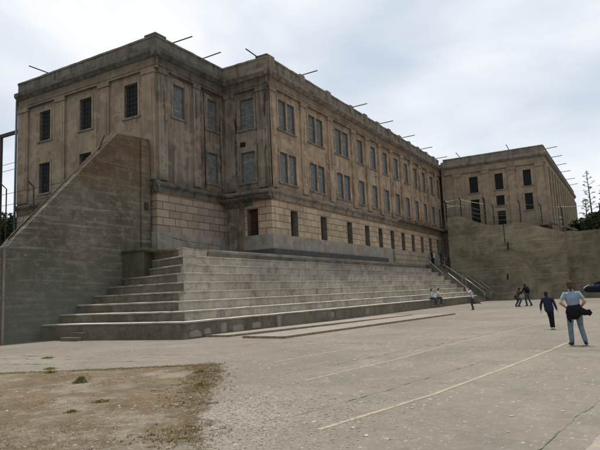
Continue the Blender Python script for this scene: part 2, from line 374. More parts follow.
def leafm(name, a, b, sc=3):
    m = mat(name, a, .7, .2); g = NG(m); q = g.noise(sc, 3, .6); g.color(g.mix(g.ramp(q, .35, .65), a, b)); return m
LEAF = leafm('dark_leaves', (.022,.036,.016), (.055,.070,.026))
TUFT = leafm('green_weed', (.12,.12,.035), (.26,.24,.08), 9)
DRY = leafm('dry_grass', (.200,.140,.070), (.36,.28,.17), 3)
BARK = simple('bark', (.06,.048,.035), .9, .1, 0, .4, 12, .5)
STALK = simple('agave_stalk', (.075,.072,.060), .9, .1)

# ---------------------------------------------------------------- ground
def sheet(name, pts, z, m, kind='structure'):
    b = MB(); b.face([(x, y, z) for x, y in pts]); return tag(b.build(name, m), kind=kind)
G = MB(); G.face([(-3000,-3000,0),(3000,-3000,0),(3000,3000,0),(-3000,3000,0)])
tag(G.build('ground', YARD), kind='structure')
# higher ground the prison stands on, behind the retaining walls
u = MB(); u.box(-300, -23.5, -60, 400, -.5, 3.9); u.box(-23.49, 60, 64.95, 400, -.5, 5.2); u.box(-23.49, -18.6, 22.5, 64.94, -.5, 3.9)
tag(u.build('terrace', UPPER), kind='structure')
def jag(pts, step, amp, seed, closed=True):
    res = []; n = len(pts)
    for i in range(n if closed else n-1):
        a = Vector(pts[i]); b = Vector(pts[(i+1) % n]); k = max(1, int((b-a).length/step))
        d = (b-a).normalized(); nn = Vector((-d.y, d.x))
        for j in range(k):
            p = a.lerp(b, j/k); t = amp*(noise.noise(Vector((p.x*1.1, p.y*1.1, seed)))*1.5 + noise.noise(Vector((p.x*4, p.y*4, seed+5)))*.8)
            res.append(tuple(p + nn*t))
    return res
dirt_poly = [(-24, 1.0), (-24, 3.2), (-17, 6.4), (-13.2, 8.25), (-10.7, 9.6), (-8.95, 10.85), (-8.0, 9.9), (-6.4, 7.55), (-5.4, 6.3), (-4.2, 4.7), (-3.2, 3.2), (-2.6, 1.0)]
def inside(p, poly):
    c_ = False; j = len(poly)-1
    for i in range(len(poly)):
        a, b_ = poly[i], poly[j]
        if (a[1] > p[1]) != (b_[1] > p[1]) and p[0] < (b_[0]-a[0])*(p[1]-a[1])/(b_[1]-a[1])+a[0]: c_ = not c_
        j = i
    return c_
def sdist(p, poly):
    best = 9e9; P = Vector(p)
    for i in range(len(poly)):
        a, b_ = Vector(poly[i]), Vector(poly[(i+1) % len(poly)]); d = b_-a; t = max(0, min(1, (P-a).dot(d)/d.dot(d))); best = min(best, (a+d*t-P).length)
    return best if inside(p, poly) else -best
me = bpy.data.meshes.new('dirt_ground'); gx = [(-24+.14*i) for i in range(164)]; gy = [(1+.14*j) for j in range(80)]
vs = [(x, y, .006) for y in gy for x in gx]; nx_ = len(gx)
me.from_pydata(vs, [], [(j*nx_+i, j*nx_+i+1, (j+1)*nx_+i+1, (j+1)*nx_+i) for j in range(len(gy)-1) for i in range(nx_-1)])
at = me.attributes.new('edge', 'FLOAT', 'POINT'); at.data.foreach_set('value', [max(-2, min(2, sdist((v[0], v[1]), dirt_poly))) for v in vs])
me.materials.append(DIRT); dg = bpy.data.objects.new('dirt_ground', me); col.objects.link(dg); tag(dg, kind='structure')

# painted court lines, seams and cracks in the paving
def strip(name, pts, w0, z, m, amp=.02, seed=0, step=.15, taper=False):
    P = jag(pts, step, amp, seed, closed=False) + [pts[-1]]
    b = MB(); Lf = []; Rt = []
    for i, p in enumerate(P):
        a = Vector(P[max(i-1, 0)]); c2 = Vector(P[min(i+1, len(P)-1)]); d = (c2-a).normalized(); n_ = Vector((-d.y, d.x))
        ww = w0/2*(1+.35*noise.noise(Vector((i*.7, seed, 1))))
        if taper: ww *= max(.15, abs(noise.noise(Vector((i*.31, seed+3, 2))))*2.2)
        Lf.append(Vector(p)+n_*ww); Rt.append(Vector(p)-n_*ww)
    for i in range(len(P)-1):
        b.face([(*Lf[i], z), (*Rt[i], z), (*Rt[i+1], z), (*Lf[i+1], z)])
    return tag(b.build(name, m), kind='structure')
strip('painted_line', [(-3.35, 6.0), (-2.78, 8.5), (-2.42, 10.8), (-1.95, 14.2), (-1.65, 16.9)], .085, .004, YEL, .012, 1)
strip('painted_line', [(-5.4, 9.15), (-4.9, 12.2), (-4.62, 15.4), (-3.95, 20.5), (-3.1, 26.2), (-1.6, 36)], .075, .004, YEL, .012, 2)
strip('painted_line', [(-7.55, 11.45), (-6.95, 15.1), (-6.1, 20.1), (-4.6, 29), (-3.2, 38)], .075, .004, YEL2, .012, 3)
strip('painted_line', [(-9.7, 12.3), (-9.0, 15.2), (-7.9, 22), (-6.4, 31)], .07, .004, YEL2, .012, 4)
strip('painted_line', [(-.62, 5.2), (-.50, 6.1), (-.38, 6.9), (.2, 10.5)], .11, .004, YEL, .012, 5)
strip('pavement_seam', [(-7.6, 7.2), (-6.5, 8.5), (-6.1, 10.5), (-5.3, 14.2), (-4.2, 20)], .035, .008, SEAM, .05, 6, .1, True)
strip('pavement_seam', [(-4.9, 4.9), (-4.0, 6.5), (-3.4, 9.6), (-2.9, 12.5)], .028, .008, SEAM, .05, 7, .1, True)
strip('pavement_seam', [(-1.15, 4.6), (-.9, 6.4), (-.5, 9.0), (.3, 13.5)], .02, .008, SEAM, .04, 8, .1, True)
strip('pavement_seam', [(-17, 11.2), (-14.4, 11.4), (-12.4, 12.3), (-10.3, 12.4)], .06, .008, SEAM, .05, 10, .1, True)
strip('pavement_seam', [(-16.5, 9.2), (-13.6, 9.9), (-11.2, 11.1)], .07, .0088, CRACK, .08, 11, .1, True)
strip('pavement_seam', [(-24, 9.6), (-18.5, 10.3), (-14.8, 10.7), (-10.4, 11.9)], .05, .0092, CRACK, .08, 12, .1, True)
strip('pavement_seam', [(-12, 11.5), (-11.4, 14.0), (-11, 16.2)], .035, .0096, SEAM, .05, 13, .1, True)
strip('pavement_seam', [(-9.5, 16.5), (-6.2, 15.9), (-2.2, 15.2), (2, 14.6)], .04, .0081, SEAM, .05, 14, .1, True)
strip('pavement_seam', [(-9.6, 24.5), (-5, 23.9), (0, 23.2), (8, 22)], .05, .0083, SEAM, .05, 15, .1, True)

# rubble crumbs, gull-white specks
def rubble(name, region, n, smin, smax, m, seed):
    r = random.Random(seed); b = MB()
    for _ in range(n):
        x, y = region(r); s_ = smin+(smax-smin)*r.random()**3; a = r.random()*6.28; k = r.choice((4,5,6)); h_ = s_*(.25+.4*r.random())
        ring = [(x+s_*(.7+.5*r.random())*math.cos(a+6.283*i/k), y+s_*(.7+.5*r.random())*math.sin(a+6.283*i/k)) for i in range(k)]
        top = (x+s_*.2*(r.random()-.5), y+s_*.2*(r.random()-.5), h_)
        for i in range(k):
            j = (i+1) % k; b.face([(*ring[i], .006), (*ring[j], .006), top])
    return tag(b.build(name, m), kind='stuff')
tag(rubble('rubble', lambda r: (-6.4+r.gauss(0,1)*.4+3.6*r.random()**1.8-(0), 3.4+4.6*r.random()+r.gauss(0,.2)), 6500, .005, .020, STONE2, 1), 'grey crumbs of broken paving strewn beside the dirt patch', 'rubble')
tag(rubble('pale_crumbs', lambda r: (-11+15*r.random(), 4+22*r.random()**1.5), 520, .008, .030, STONE, 2), 'whitish crumbs and shells scattered over the yard paving', 'debris')
tag(rubble('pebbles', lambda r: (-20+17*r.random(), 3.5+6.5*r.random()), 900, .01, .035, STONE2, 3), 'small pebbles and clods lying in the dirt patch', 'pebbles')

# grass and weeds
def blades(b, x, y, n, r0, hgt, rr, wd=.006, z=.006):
    for _ in range(n):
        a = rr.random()*6.283; d = abs(rr.gauss(0, .38))*r0; px, py = x+d*math.cos(a), y+d*math.sin(a)
        h_ = hgt*(.35+.8*rr.random())*max(.25, 1-.6*d/r0); la = rr.random()*6.283; ln = h_*(.2+.7*rr.random()); w_ = wd*(.6+rr.random())
        c_, s_ = math.cos(la+1.57)*w_, math.sin(la+1.57)*w_
        mx_, my_ = px+math.cos(la)*ln*.35, py+math.sin(la)*ln*.35
        b.face([(px-c_, py-s_, z), (px+c_, py+s_, z), (mx_+c_*.7, my_+s_*.7, z+h_*.65), (mx_-c_*.7, my_-s_*.7, z+h_*.65)])
        b.face([(mx_-c_*.7, my_-s_*.7, z+h_*.65), (mx_+c_*.7, my_+s_*.7, z+h_*.65), (px+math.cos(la)*ln, py+math.sin(la)*ln, z+h_)])
def inside(p, poly):
    c_ = False; j = len(poly)-1
    for i in range(len(poly)):
        a, b_ = poly[i], poly[j]
        if (a[1] > p[1]) != (b_[1] > p[1]) and p[0] < (b_[0]-a[0])*(p[1]-a[1])/(b_[1]-a[1])+a[0]: c_ = not c_
        j = i
    return c_
gr = MB(); rr = random.Random(5)
cnt = 0
while cnt < 9000:
    x, y = -22+20*rr.random(), 1.5+9.5*rr.random()
    if not inside((x, y), dirt_poly): continue
    nz = noise.noise(Vector((x*.55, y*.8, 2))) + .6*noise.noise(Vector((x*2.1, y*2.1, 7)))
    if nz < .12*rr.random()-.02: continue
    blades(gr, x, y, 8, .14, .012, rr, .0035); cnt += 1
edge = [(-17,6.4),(-13.2,8.2),(-10.7,9.55),(-8.95,10.75),(-8.0,9.8),(-6.5,7.5),(-5.5,6.25),(-4.4,4.8)]
for i in range(len(edge)-1):
    a, b_ = Vector(edge[i]), Vector(edge[i+1]); n_ = int((b_-a).length/.005)
    for k in range(n_):
        p = a.lerp(b_, rr.random()); wdt = .24 if i >= 3 else .09
        if noise.noise(Vector((p.x*1.3, p.y*1.3, 9))) < (-.35 if i < 5 else .0): continue
        p += Vector((rr.gauss(-.25 if i >= 3 else 0, 1), rr.gauss(-.2, 1)))*wdt*(1+.6*noise.noise(Vector((p.x, p.y, 3)))); blades(gr, p.x, p.y, 10, .09, .032 if i >= 3 else .022, rr, .004)
tag(gr.build('dry_grass', DRY), 'dry brown grass growing over the dirt patch and along its edge', 'grass', kind='stuff')
WEEDS = [(-9.75, 7.75, .17, .16, 'bright yellow-green weed tuft at the top of the dirt patch'),
         (-7.55, 6.4, .16, .045, 'low green weed mat in the middle of the dirt patch'),
         (-7.3, 5.65, .13, .04, 'small green weed mat lowest in the dirt patch'),
         (-12.6, 9.1, .22, .05, 'green weeds in the paving crack above the dirt edge'),
         (-15.2, 10.9, .25, .05, 'farthest green weed clump in the cracked paving at left'),
         (-8.15, 9.55, .20, .08, 'green weeds at the upper right corner of the dirt patch'),
         (-7.0, 8.15, .16, .07, 'green weeds on the right edge of the dirt patch'),
         (-11.9, 8.6, .16, .06, 'yellowish weeds on the upper edge of the dirt patch')]
for x, y, r0, hh, lb in WEEDS:
    b = MB(); blades(b, 0, 0, int(2600*r0), r0, hh, rr, .006, 0)
    for v in range(len(b.v)): b.v[v] = (b.v[v][0]+x, b.v[v][1]+y, b.v[v][2]+.006)
    tag(b.build('weed_clump', TUFT, origin=(x, y, .006)), lb, 'weed', 'weeds in the yard')

# ---------------------------------------------------------------- bleacher steps
ZK = [.69, 1.09, 1.50, 1.91, 2.33, 2.76, 3.18, 3.62, 4.06]
NL = -22.92
bl = thing('bleacher_steps', 'broad tiers of pale concrete steps climbing from the yard to the prison', 'steps', (-15.3, 17, 0))
def tier_pts(k): return (NL, min(16.15+.93*k, 21.5+.05*k)), (-15.3-.42*k, 17.0+.46*k), (-13.6-.63*k, 58.0)
for k in range(9):
    a, c_, e = tier_pts(k); z0 = -.05 if k == 0 else ZK[k-1]-.03; z1 = ZK[k]
    b = MB(); path = []
    n1_ = 22; n2_ = 95
    for i in range(n1_): t = i/n1_; path.append((a[0]+(c_[0]-a[0])*t, a[1]+(c_[1]-a[1])*t))
    for i in range(n2_+1): t = i/n2_; path.append((c_[0]+(e[0]-c_[0])*t, c_[1]+(e[1]-c_[1])*t))
    nv = len(path); off = []
    for i in range(nv):
        p = Vector(path[i]); q = Vector(path[min(i+1, nv-1)]); q0 = Vector(path[max(i-1, 0)]); d = (q-q0).normalized(); off.append(Vector((d.y, -d.x)))
    wear = [noise.noise(Vector((path[i][0]*.9, path[i][1]*.9, k*3)))*.012 + noise.noise(Vector((path[i][0]*3.3, path[i][1]*3.3, k*5)))*.010 for i in range(nv)]
    rows = []
    for (dn, zz) in ((0, z0), (0, z1-.075), (.03, z1-.07), (.034, z1-.012), (.018, z1), (-.9 if k < 8 else -.2, z1)):
        row = []
        for i in range(nv):
            p = Vector(path[i]) + off[i]*(dn + (wear[i] if dn > 0 else 0)); row.append((p.x, p.y, zz + (wear[i]*.8 if zz == z1 or dn > 0 else 0)))
        rows.append(row)
    base = len(b.v)
    for row in rows: b.v += row
    m_ = 1 if k == 0 else 0
    for r_ in range(len(rows)-1):
        for i in range(nv-1):
            f_ = (base+r_*nv+i, base+r_*nv+i+1, base+(r_+1)*nv+i+1, base+(r_+1)*nv+i); b.f.append(f_)
            b.m.append(2 if r_ >= (3 if k < 3 else 4) else 1 if (k == 0 and r_ < 1) or (path[i][0] < -15.6-.42*k+.25*math.sin(k*2.1) and r_ < 2) else 0)  # sun painted on treads and low noses, building shade on the left risers
    # exposed end at the stair side and a closing back
    ex, ey = e; bx = -18.65 if k == 8 else e[0]-.95
    b.face([(bx, ey, z0), (ex, ey, z0), (ex, ey, z1), (bx, ey, z1)], 1)
    if k == 8:
        b.face([(NL, c_[1], z1-.004), (c_[0], c_[1]+.1, z1-.004), (-18.5, 22.4, z1-.004), (NL, 22.7, z1-.004)]); b.face([(-18.62, 22.4, z1-.004), (-18.62, 29.6, z1-.004), (-22.3, 29.6, z1-.004), (-22.3, 22.4, z1-.004)])
    o = b.build('step', [STEP, STEP_D, SUN_TREAD], bl)
# lighter repaint patches on the lowest riser
def riser_patch(y0, y1, z0, z1, cut):
    b = MB(); x = lambda y: -15.3+(y-17)*(1.7/41)+.006
    pts = [(y0, z0), (y1, z0), (y1, z1-cut), ((y0+y1)/2+.1, z1), (y0, z1-cut*.6)]
    b.face([(x(y), y, z) for y, z in pts]); o = b.build('paint_patch', PATCH, bl)
for a in ((17.25, 17.95, .06, .34, .14), (18.1, 18.5, .12, .36, .08), (19.15, 19.5, .10, .50, .03), (19.95, 20.65, .09, .37, .07), (21.3, 21.95, .12, .40, .07), (23.3, 23.6, .05, .6, .03), (28.5, 28.9, .2, .5, .03), (33.0, 33.4, .15, .5, .03)): riser_patch(*a)
# small two-step block in front of the lowest tier
sb = thing('small_step_block', 'small two-step concrete block against the lowest tier at left', 'steps', (-20.7, 16.6, 0))
b = MB(); b.box(-21.3, -20.25, 16.2, 16.72, -.02, .34); b.build('upper_step', STEP_D, sb, bevel=.012)
b = MB(); b.box(-21.35, -20.3, 15.9, 16.195, -.02, .15); b.build('lower_step', STEP_D, sb, bevel=.012)
# mossy landing block
b = MB(); b.box(-22.90, -21.35, 20.75, 22.6, 1.9, 4.10); b.box(-22.88, -21.3, 20.70, 22.6, 4.105, 4.24)
tag(b.build('mossy_landing_block', MOSS, bevel=.03, origin=(-21.4, 20.7, 2.4)), 'dark mossy concrete block at the upper left end of the steps', 'block')

# low game-court slabs with timber edging
def court(name, quad, label, h=.085):
    t = thing(name, label, 'slab', (quad[0][0], quad[0][1], 0), 'low timber-edged slabs')
    b = MB(); b.prism(quad, -.02, h-.012); b.build('slab', SLAB, t)
    b = MB(); n = len(quad)
    for i in (0, 1):
        a, c_ = Vector(quad[i]), Vector(quad[(i+1) % n]); d = (c_-a).normalized(); nn = Vector((d.y, -d.x))
        p = [a-d*.04, c_+d*.04, c_+d*.04+nn*.055, a-d*.04+nn*.055]
        # nn must point outwards
        cen = sum((Vector(q) for q in quad), Vector((0,0)))/n
        if (a+nn-cen).length < (a-nn-cen).length: p = [a-d*.04, c_+d*.04, c_+d*.04-nn*.055, a-d*.04-nn*.055]
        b = MB(); b.prism([tuple(q) for q in p], -.02, h); b.build('timber_edging', WOOD, t, bevel=.006)
court('low_slab', [(-15.2, 18.15), (-14.15, 18.2), (-11.7, 33.0), (-13.9, 33.0)][0:1] + [(-14.1, 18.2), (-11.55, 32.6), (-13.3, 33.2)], 'long low slab with timber edge directly in front of the lowest step')
court('low_slab', [(-13.0, 17.75), (-11.15, 17.65), (-9.2, 33.4), (-11.2, 33.0)], 'longer low slab with timber edge lying farther out in the yard')

# ---------------------------------------------------------------- stairway to the prison door at the far end
st = thing('stairway', 'steep stairway with metal handrails between the tiers and the yard wall', 'stairs', (-13, 61, 0))
b = MB(); n = 23; x0, x1, zt = -13.5, -18.55, 4.06
for i in range(n):
    xa = x0+(x1-x0)*i/n; b.box(-18.99, xa, 58.02, 63.9, zt*i/n-(.03 if i else .0), zt*(i+1)/n, nobottom=True)
b.build('stair_flight', STEP_D, st)
for yy in (60.9,):
    b = MB(); b.face([(-12.0, yy-.14, 0), (-12.0, yy+.14, 0), (-12.0, yy+.14, .5), (-12.0, yy-.14, .5)]);
def rail(pts, posts, lift=.9):
    b = MB(); b.tube(pts, .045, 8)
    for p in posts: b.tube([(p[0], p[1], p[2]-lift-.1), p], .026, 6)
    b.build('handrail', RAIL, st, smooth=True)
rail([(-18.9,58.3,5.0),(-16.9,58.3,3.05)], [(-18.7,58.3,4.8),(-17,58.3,3.15)])
rail([(-16.4,58.3,3.08),(-13.9,58.3,.85)], [(-16.3,58.3,2.98),(-14.1,58.3,1.03)])
rail([(-18.7,61,4.9),(-15.5,61,2.55)], [(-18.5,61,4.75),(-15.7,61,2.7)])
rail([(-15.4,61,2.5),(-13.4,61,.85)], [(-15.3,61,2.4),(-13.5,61,.95)])
rail([(-16.4,63.7,3.3),(-13.3,63.7,.75)], [(-16.3,63.7,3.2),(-13.5,63.7,.9)])
rail([(-14.6,63.8,2.3),(-13.2,63.8,1.05)], [(-14.5,63.8,2.2),(-13.3,63.8,1.15)])

# ---------------------------------------------------------------- prison building
XF = -18.9      # plane of the long facade (outward +X)
X2 = -22.5      # left block, face parallel to it
Y1, Y3 = 22.9, 29.1
ROOF = 16.85
bd = thing('prison_building', 'long weathered tan three-storey prison building with shuttered windows above the steps', 'building', (-30, 45, 4))
def wall_open(b, face, c, a0, a1, z0, z1, ops, depth=.22, m=0, mr=1):
    """face 'X': plane x=c outward +x, runs along y. face 'Y': plane y=c outward -y, runs along x."""
    P = (lambda a, z, d: (c-d, a, z)) if face == 'X' else (lambda a, z, d: (a, c+d, z))
    As = sorted({a0, a1, *[v for o in ops for v in o[:2]]}); Zs = sorted({z0, z1, *[v for o in ops for v in o[2:4]]})
    for i in range(len(As)-1):
        for j in range(len(Zs)-1):
            ca, cz = (As[i]+As[i+1])/2, (Zs[j]+Zs[j+1])/2
            if any(o[0] < ca < o[1] and o[2] < cz < o[3] for o in ops): continue
            b.face([P(As[i], Zs[j], 0), P(As[i+1], Zs[j], 0), P(As[i+1], Zs[j+1], 0), P(As[i], Zs[j+1], 0)], m)
    for o in ops:
        p0, p1, q0, q1 = o[:4]
        for A, B in (((p0,q0),(p1,q0)), ((p1,q0),(p1,q1)), ((p1,q1),(p0,q1)), ((p0,q1),(p0,q0))):
            b.face([P(*A, 0), P(*B, 0), P(*B, depth), P(*A, depth)], mr)
def pbox(b, face, c, a0, a1, z0, z1, d0, d1, m=0):
    """box on a wall: from depth d0 (negative = inside) to protrusion d1"""
    if face == 'X': b.box(c+d0, c+d1, a0, a1, z0, z1, m)
    else: b.box(a0, a1, c-d1, c-d0, z0, z1, m)
def window(parent, face, c, a0, a1, z0, z1, style, depth=.20, surround=True, sm=None, tl=.16, tr=.16):
    if style == 'shutter': depth = .13
    sm = sm or STUC
    f = MB(); w_ = .05
    for (p0, p1, q0, q1) in ((a0, a0+w_, z0, z1), (a1-w_, a1, z0, z1), (a0+w_, a1-w_, z0, z0+w_), (a0+w_, a1-w_, z1-w_, z1)):
        pbox(f, face, c, p0, p1, q0, q1, -depth+.0, -depth+.09)
    wn_ = f.build('window', FRAME, parent)
    if style == 'shutter':
        s_ = MB(); n = int((z1-z0-.1)/.11); pbox(s_, face, c, a0+w_, a1-w_, z0+w_, z1-w_, -depth-.02, -depth+.005)
        for i in range(n):
            zz = z0+w_+(z1-z0-2*w_)*i/n; hh = (z1-z0-2*w_)/n
            A, B = (c-depth+.042, c-depth+.01) if face == 'X' else (c+depth-.042, c+depth-.01)
            if rnd.random() < .04: continue
            if face == 'X': s_.face([(A, a0+w_, zz+.01), (A, a1-w_, zz+.01), (B, a1-w_, zz+hh*.9), (B, a0+w_, zz+hh*.9)])
            else: s_.face([(a0+w_, A, zz+.01), (a1-w_, A, zz+.01), (a1-w_, B, zz+hh*.9), (a0+w_, B, zz+hh*.9)])
        s_.build('shutter', SHUT, wn_)
    else:
        s_ = MB(); pbox(s_, face, c, a0+w_, a1-w_, z0+w_, z1-w_, -depth-.02, -depth+.005); s_.build('pane', DARKP, wn_)
        s_ = MB(); nb = 4; nh = 7
        for i in range(1, nb): a = a0+(a1-a0)*i/nb; pbox(s_, face, c, a-.012, a+.012, z0, z1, -.07, -.045)
        for i in range(1, nh): z = z0+(z1-z0)*i/nh; pbox(s_, face, c, a0, a1, z-.011, z+.011, -.095, -.072)
        s_.build('bars', BAR, wn_)
    if surround:
        s_ = MB(); t = .16
        for (p0, p1, q0, q1) in ((a0-tl, a0-.002, z0, z1+t), (a1+.002, a1+tr, z0, z1+t), (a0-.001, a1+.001, z1+.002, z1+t)):
            pbox(s_, face, c, p0, p1, q0, q1, -.03, .035)
        s_.build('surround', sm, wn_, bevel=.01)
    s_ = MB(); pbox(s_, face, c, a0-tl-(.04 if tl > .1 else 0), a1+tr+(.04 if tr > .1 else 0), z0-.12, z0-.002, -.03, .08); s_.build('sill', CORN_W, wn_, bevel=.015)
    return wn_
HB = (12.32, 14.33); LB = (8.80, 10.80); BB = (5.36, 7.06)
def facade(parent, face, c, a0, a1, wins, pils, base_ops, wm, bm_, zb=4.0, posts=True, end_pils=(), light=False, seed=1, corner0=0, corner1=0, style='shutter', belt=True, skip=()):
    """corner0/1: extra length of the mouldings past a0/a1 (outer corner), so they mitre round it"""
    ops_up = [(p, q, *HB) for p, q in wins] + [(p, q, *LB) for p, q in wins if p not in skip]
    b = MB(); wall_open(b, face, c, a0, a1, 7.6, ROOF-.3, ops_up, .24)
    b.build('wall', [wm, RECESS], parent)
    b = MB(); wall_open(b, face, c, a0, a1, 5.36, 7.6, [(p, q, BB[0]+.001, BB[1]) for p, q in base_ops], .45)
    b.build('masonry_base', [bm_, RECESS], parent)
    b = MB()
    sg = 1 if face == 'X' else -1
    ax = 'y' if face == 'X' else 'x'
    pr = lambda L_: [(c+sg*o_, z_) for o_, z_ in L_]
    b.rough(ax, pr([(-.05, zb-.2), (.10, zb-.2), (.10, 5.30), (.03, 5.355), (-.05, 5.355)]), a0-corner0*.10, a1+corner1*.10, .5, .008, seed)
    b.build('plinth', PLIN, parent)
    for p, q in base_ops:
        b = MB(); pbox(b, face, c, p-.02, q+.02, BB[0]-.02, BB[1]+.02, -.49, -.452); b.build('basement_opening', VOID, parent)
    # belt course
    if belt:
        b = MB(); b.rough(ax, pr([(-.05, 7.60), (.05, 7.60), (.05, 7.84), (.08, 7.90), (.20, 8.0), (.22, 8.07), (.21, 8.15), (.06, 8.27), (-.05, 8.27)]), a0-corner0*.21, a1+corner1*.21, .3, .022, seed+3)
        b.build('belt_course', CORN_W if not light else CORN, parent)
        b = MB(); pbox(b, face, c, a0-corner0*.04, a1+corner1*.04, 7.50, 7.58, -.03, .035); b.build('string_course', RUSTY_STR, parent)
    # pilasters
    for p, q in pils:
        b = MB(); pbox(b, face, c, p, q, 8.32, 14.60, -.02, .13)
        pbox(b, face, c, p-.05, q+.05, 14.601, 14.85, -.02, .19); pbox(b, face, c, p+.16, q-.16, 8.9, 14.3, .13, .155)
        b.build('pilaster', wm, parent, bevel=.02)
    # entablature
    b = MB(); b.rough(ax, pr([(-.02, 14.86), (.16, 14.86), (.16, 15.0), (.20, 15.02), (.20, 15.10), (.10, 15.14), (.10, 15.55), (-.02, 15.55)]), a0-corner0*.16, a1+corner1*.16, .5, .012, seed+7)
    b.build('frieze', wm, parent)
    b = MB(); b.rough(ax, pr([(-.02, 15.552), (.14, 15.552), (.26, 15.68), (.36, 15.78), (.36, 16.02), (.12, 16.14), (-.02, 16.14)]), a0-corner0*.36, a1+corner1*.36, .35, .020, seed+11)
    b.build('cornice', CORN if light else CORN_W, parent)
    b = MB(); b.rough(ax, pr([(-.35, 16.142), (.08, 16.142), (.08, 16.70), (.13, 16.72), (.12, ROOF), (-.36, ROOF)]), a0-corner0*.08, a1+corner1*.08, .4, .016, seed+17)
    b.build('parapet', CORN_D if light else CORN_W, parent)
    for p, q in pils:
        if not posts: break
        m_ = (p+q)/2; b = MB(); pbox(b, face, c, m_-.33, m_+.33, 16.15, 16.97, -.38, .17); b.build('parapet_post', CORN_W, parent, bevel=.025)
    for p, q in wins:
        tl = .088 if any(abs(p-q2) < .25 for _, q2 in wins) else .16; tr = .088 if any(abs(q-p2) < .25 for p2, _ in wins) else .16
        for zz in (HB, LB):
            if zz == LB and p in skip: continue
            window(parent, face, c, p, q, *zz, style, sm=wm, tl=tl, tr=tr)
RUSTY_STR = stucco('rusty_string', (.215,.125,.070), (.10,.070,.045), (.24,.12,.055), .4, .5, 21)

dbl = [(30.25, 31.18), (31.36, 32.3), (34.25, 35.22), (35.4, 36.4), (38.45, 39.5), (39.7, 40.78)]
sgl = [(42.55+2.84*i, 43.62+2.84*i) for i in range(8)] + [(65.1, 65.95)]
main_w = dbl + sgl
main_p = [(33.05, 33.85), (37.15, 37.85), (41.3, 42.05)] + [(44.15+2.84*i, 44.85+2.84*i) for i in range(8)]
base_o = [(31.35, 32.27), (35.5, 36.44), (39.85, 40.8), (43.3, 44.25)] + [(46.25+2.88*i, 47.15+2.88*i) for i in range(7)]
facade(bd, 'X', XF, Y3, 66.3, main_w, main_p + [(29.12, 29.85)], base_o, STUC, BLK, seed=1, corner0=1)
# short return face of the main block (faces the camera side)
ret_w = [(-21.12, -20.03)]
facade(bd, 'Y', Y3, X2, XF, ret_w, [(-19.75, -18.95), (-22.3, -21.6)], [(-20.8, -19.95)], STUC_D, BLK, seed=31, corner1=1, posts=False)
# left block
l_w = [(24.3, 25.26), (27.45, 28.4)]
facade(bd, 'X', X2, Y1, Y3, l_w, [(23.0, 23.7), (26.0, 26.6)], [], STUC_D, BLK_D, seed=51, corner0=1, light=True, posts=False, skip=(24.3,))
f1_w = [(-33.05, -31.95), (-29.05, -27.95), (-25.05, -23.95)]
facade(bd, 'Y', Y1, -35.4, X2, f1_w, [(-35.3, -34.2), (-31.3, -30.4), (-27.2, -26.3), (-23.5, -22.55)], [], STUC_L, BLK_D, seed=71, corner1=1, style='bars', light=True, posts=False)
# bodies behind the faces: end walls and roof
b = MB(); b.face([(-35.4, Y1, -.4), (-35.4, 60, -.4), (-35.4, 60, ROOF-.3), (-35.4, Y1, ROOF-.3)]); b.face([(-60, 66.25, -.4), (-35.4, 60, -.4), (-35.4, 60, ROOF-.3), (-60, 66.25, ROOF-.3)])
b.build('end_wall', STUC_D, bd)
b = MB(); b.prism([(-35.35, Y1+.05), (X2-.05, Y1+.05), (X2-.05, Y3+.05), (XF-.05, Y3+.05), (XF-.05, 66.28), (-35.35, 66.28)], ROOF-.8, ROOF-.5); b.build('roof', CORN, bd)
# raised corner blocks of the parapet
for (x, y) in ((XF-.35, Y3+.35), (X2-.35, Y1+.35)):
    b = MB(); b.box(x-.45, x+.47, y-.47, y+.45, 16.86, 17.0); b.build('parapet_corner', CORN, bd, bevel=.04)
b = MB(); pbox(b, 'Y', Y3, -22.3, -20.98, 4.42, 7.2, -.02, .14); pbox(b, 'Y', Y3, -22.1, -21.5, 4.42, 7.19, .14, .24); b.build('plastered_pier', STUC_D, bd, bevel=.03)
b = MB(); b.rough('x', [(Y3-.2, 7.22), (Y3-.35, 7.42), (Y3-.75, 7.60), (Y3-.78, 7.74), (Y3-.2, 7.80)], -22.4, -20.3, .16, .05, 5); b.rough('x', [(Y3-.2, 7.58), (Y3-.65, 7.62), (Y3-.8, 7.74), (Y3-.2, 7.80)], -20.2, -18.7, .18, .04, 6); b.build('broken_canopy', CORN, bd, bevel=.05)
b = MB(); b.box(XF+.28, XF+.75, 50.9, 66.2, 8.02, 8.20); b.build('ledge', CORN, bd, bevel=.03)
b = MB()
rr = random.Random(11)
for i in range(90):
    y = 51.6+14.3*rr.random(); s_ = .05+.13*rr.random(); x = XF+.35+.38*rr.random(); b.box(x-s_, x+s_*.6, y-s_*2, y+s_*2, 8.19, 8.22+s_*.9*rr.random())
tag(b.build('rusted_debris', RUST, origin=(XF+.5, 58, 8.2)), 'rust-orange crumbling debris lying along the ledge above the stairs', 'debris', kind='stuff')
b = MB(); pbox(b, 'Y', Y3, -20.78, -19.97, 5.38, 7.04, -.40, -.36); pbox(b, 'Y', Y3, -20.4, -20.0, 5.5, 6.2, -.36, -.33, 1); b.build('door', [DOOR, VOID], bd)
# dark strip along the foot of the main block
b = MB(); b.box(XF+.1, XF+.30, Y3-.1, 47.6, 4.06, 4.42); b.box(-21.0, XF+.30, Y3-.30, Y3-.104, 4.06, 4.42)
b.build('dark_base_strip', simple('dark_strip', (.060,.062,.058), .85, .2, 0, .3, 3), bd, bevel=.03)
# low extra plinth block to the right
b = MB(); b.box(XF+.1, XF+.32, 49.2, 58.8, 4.0, 5.25); b.build('plinth_block', BLK_D, bd, bevel=.03)
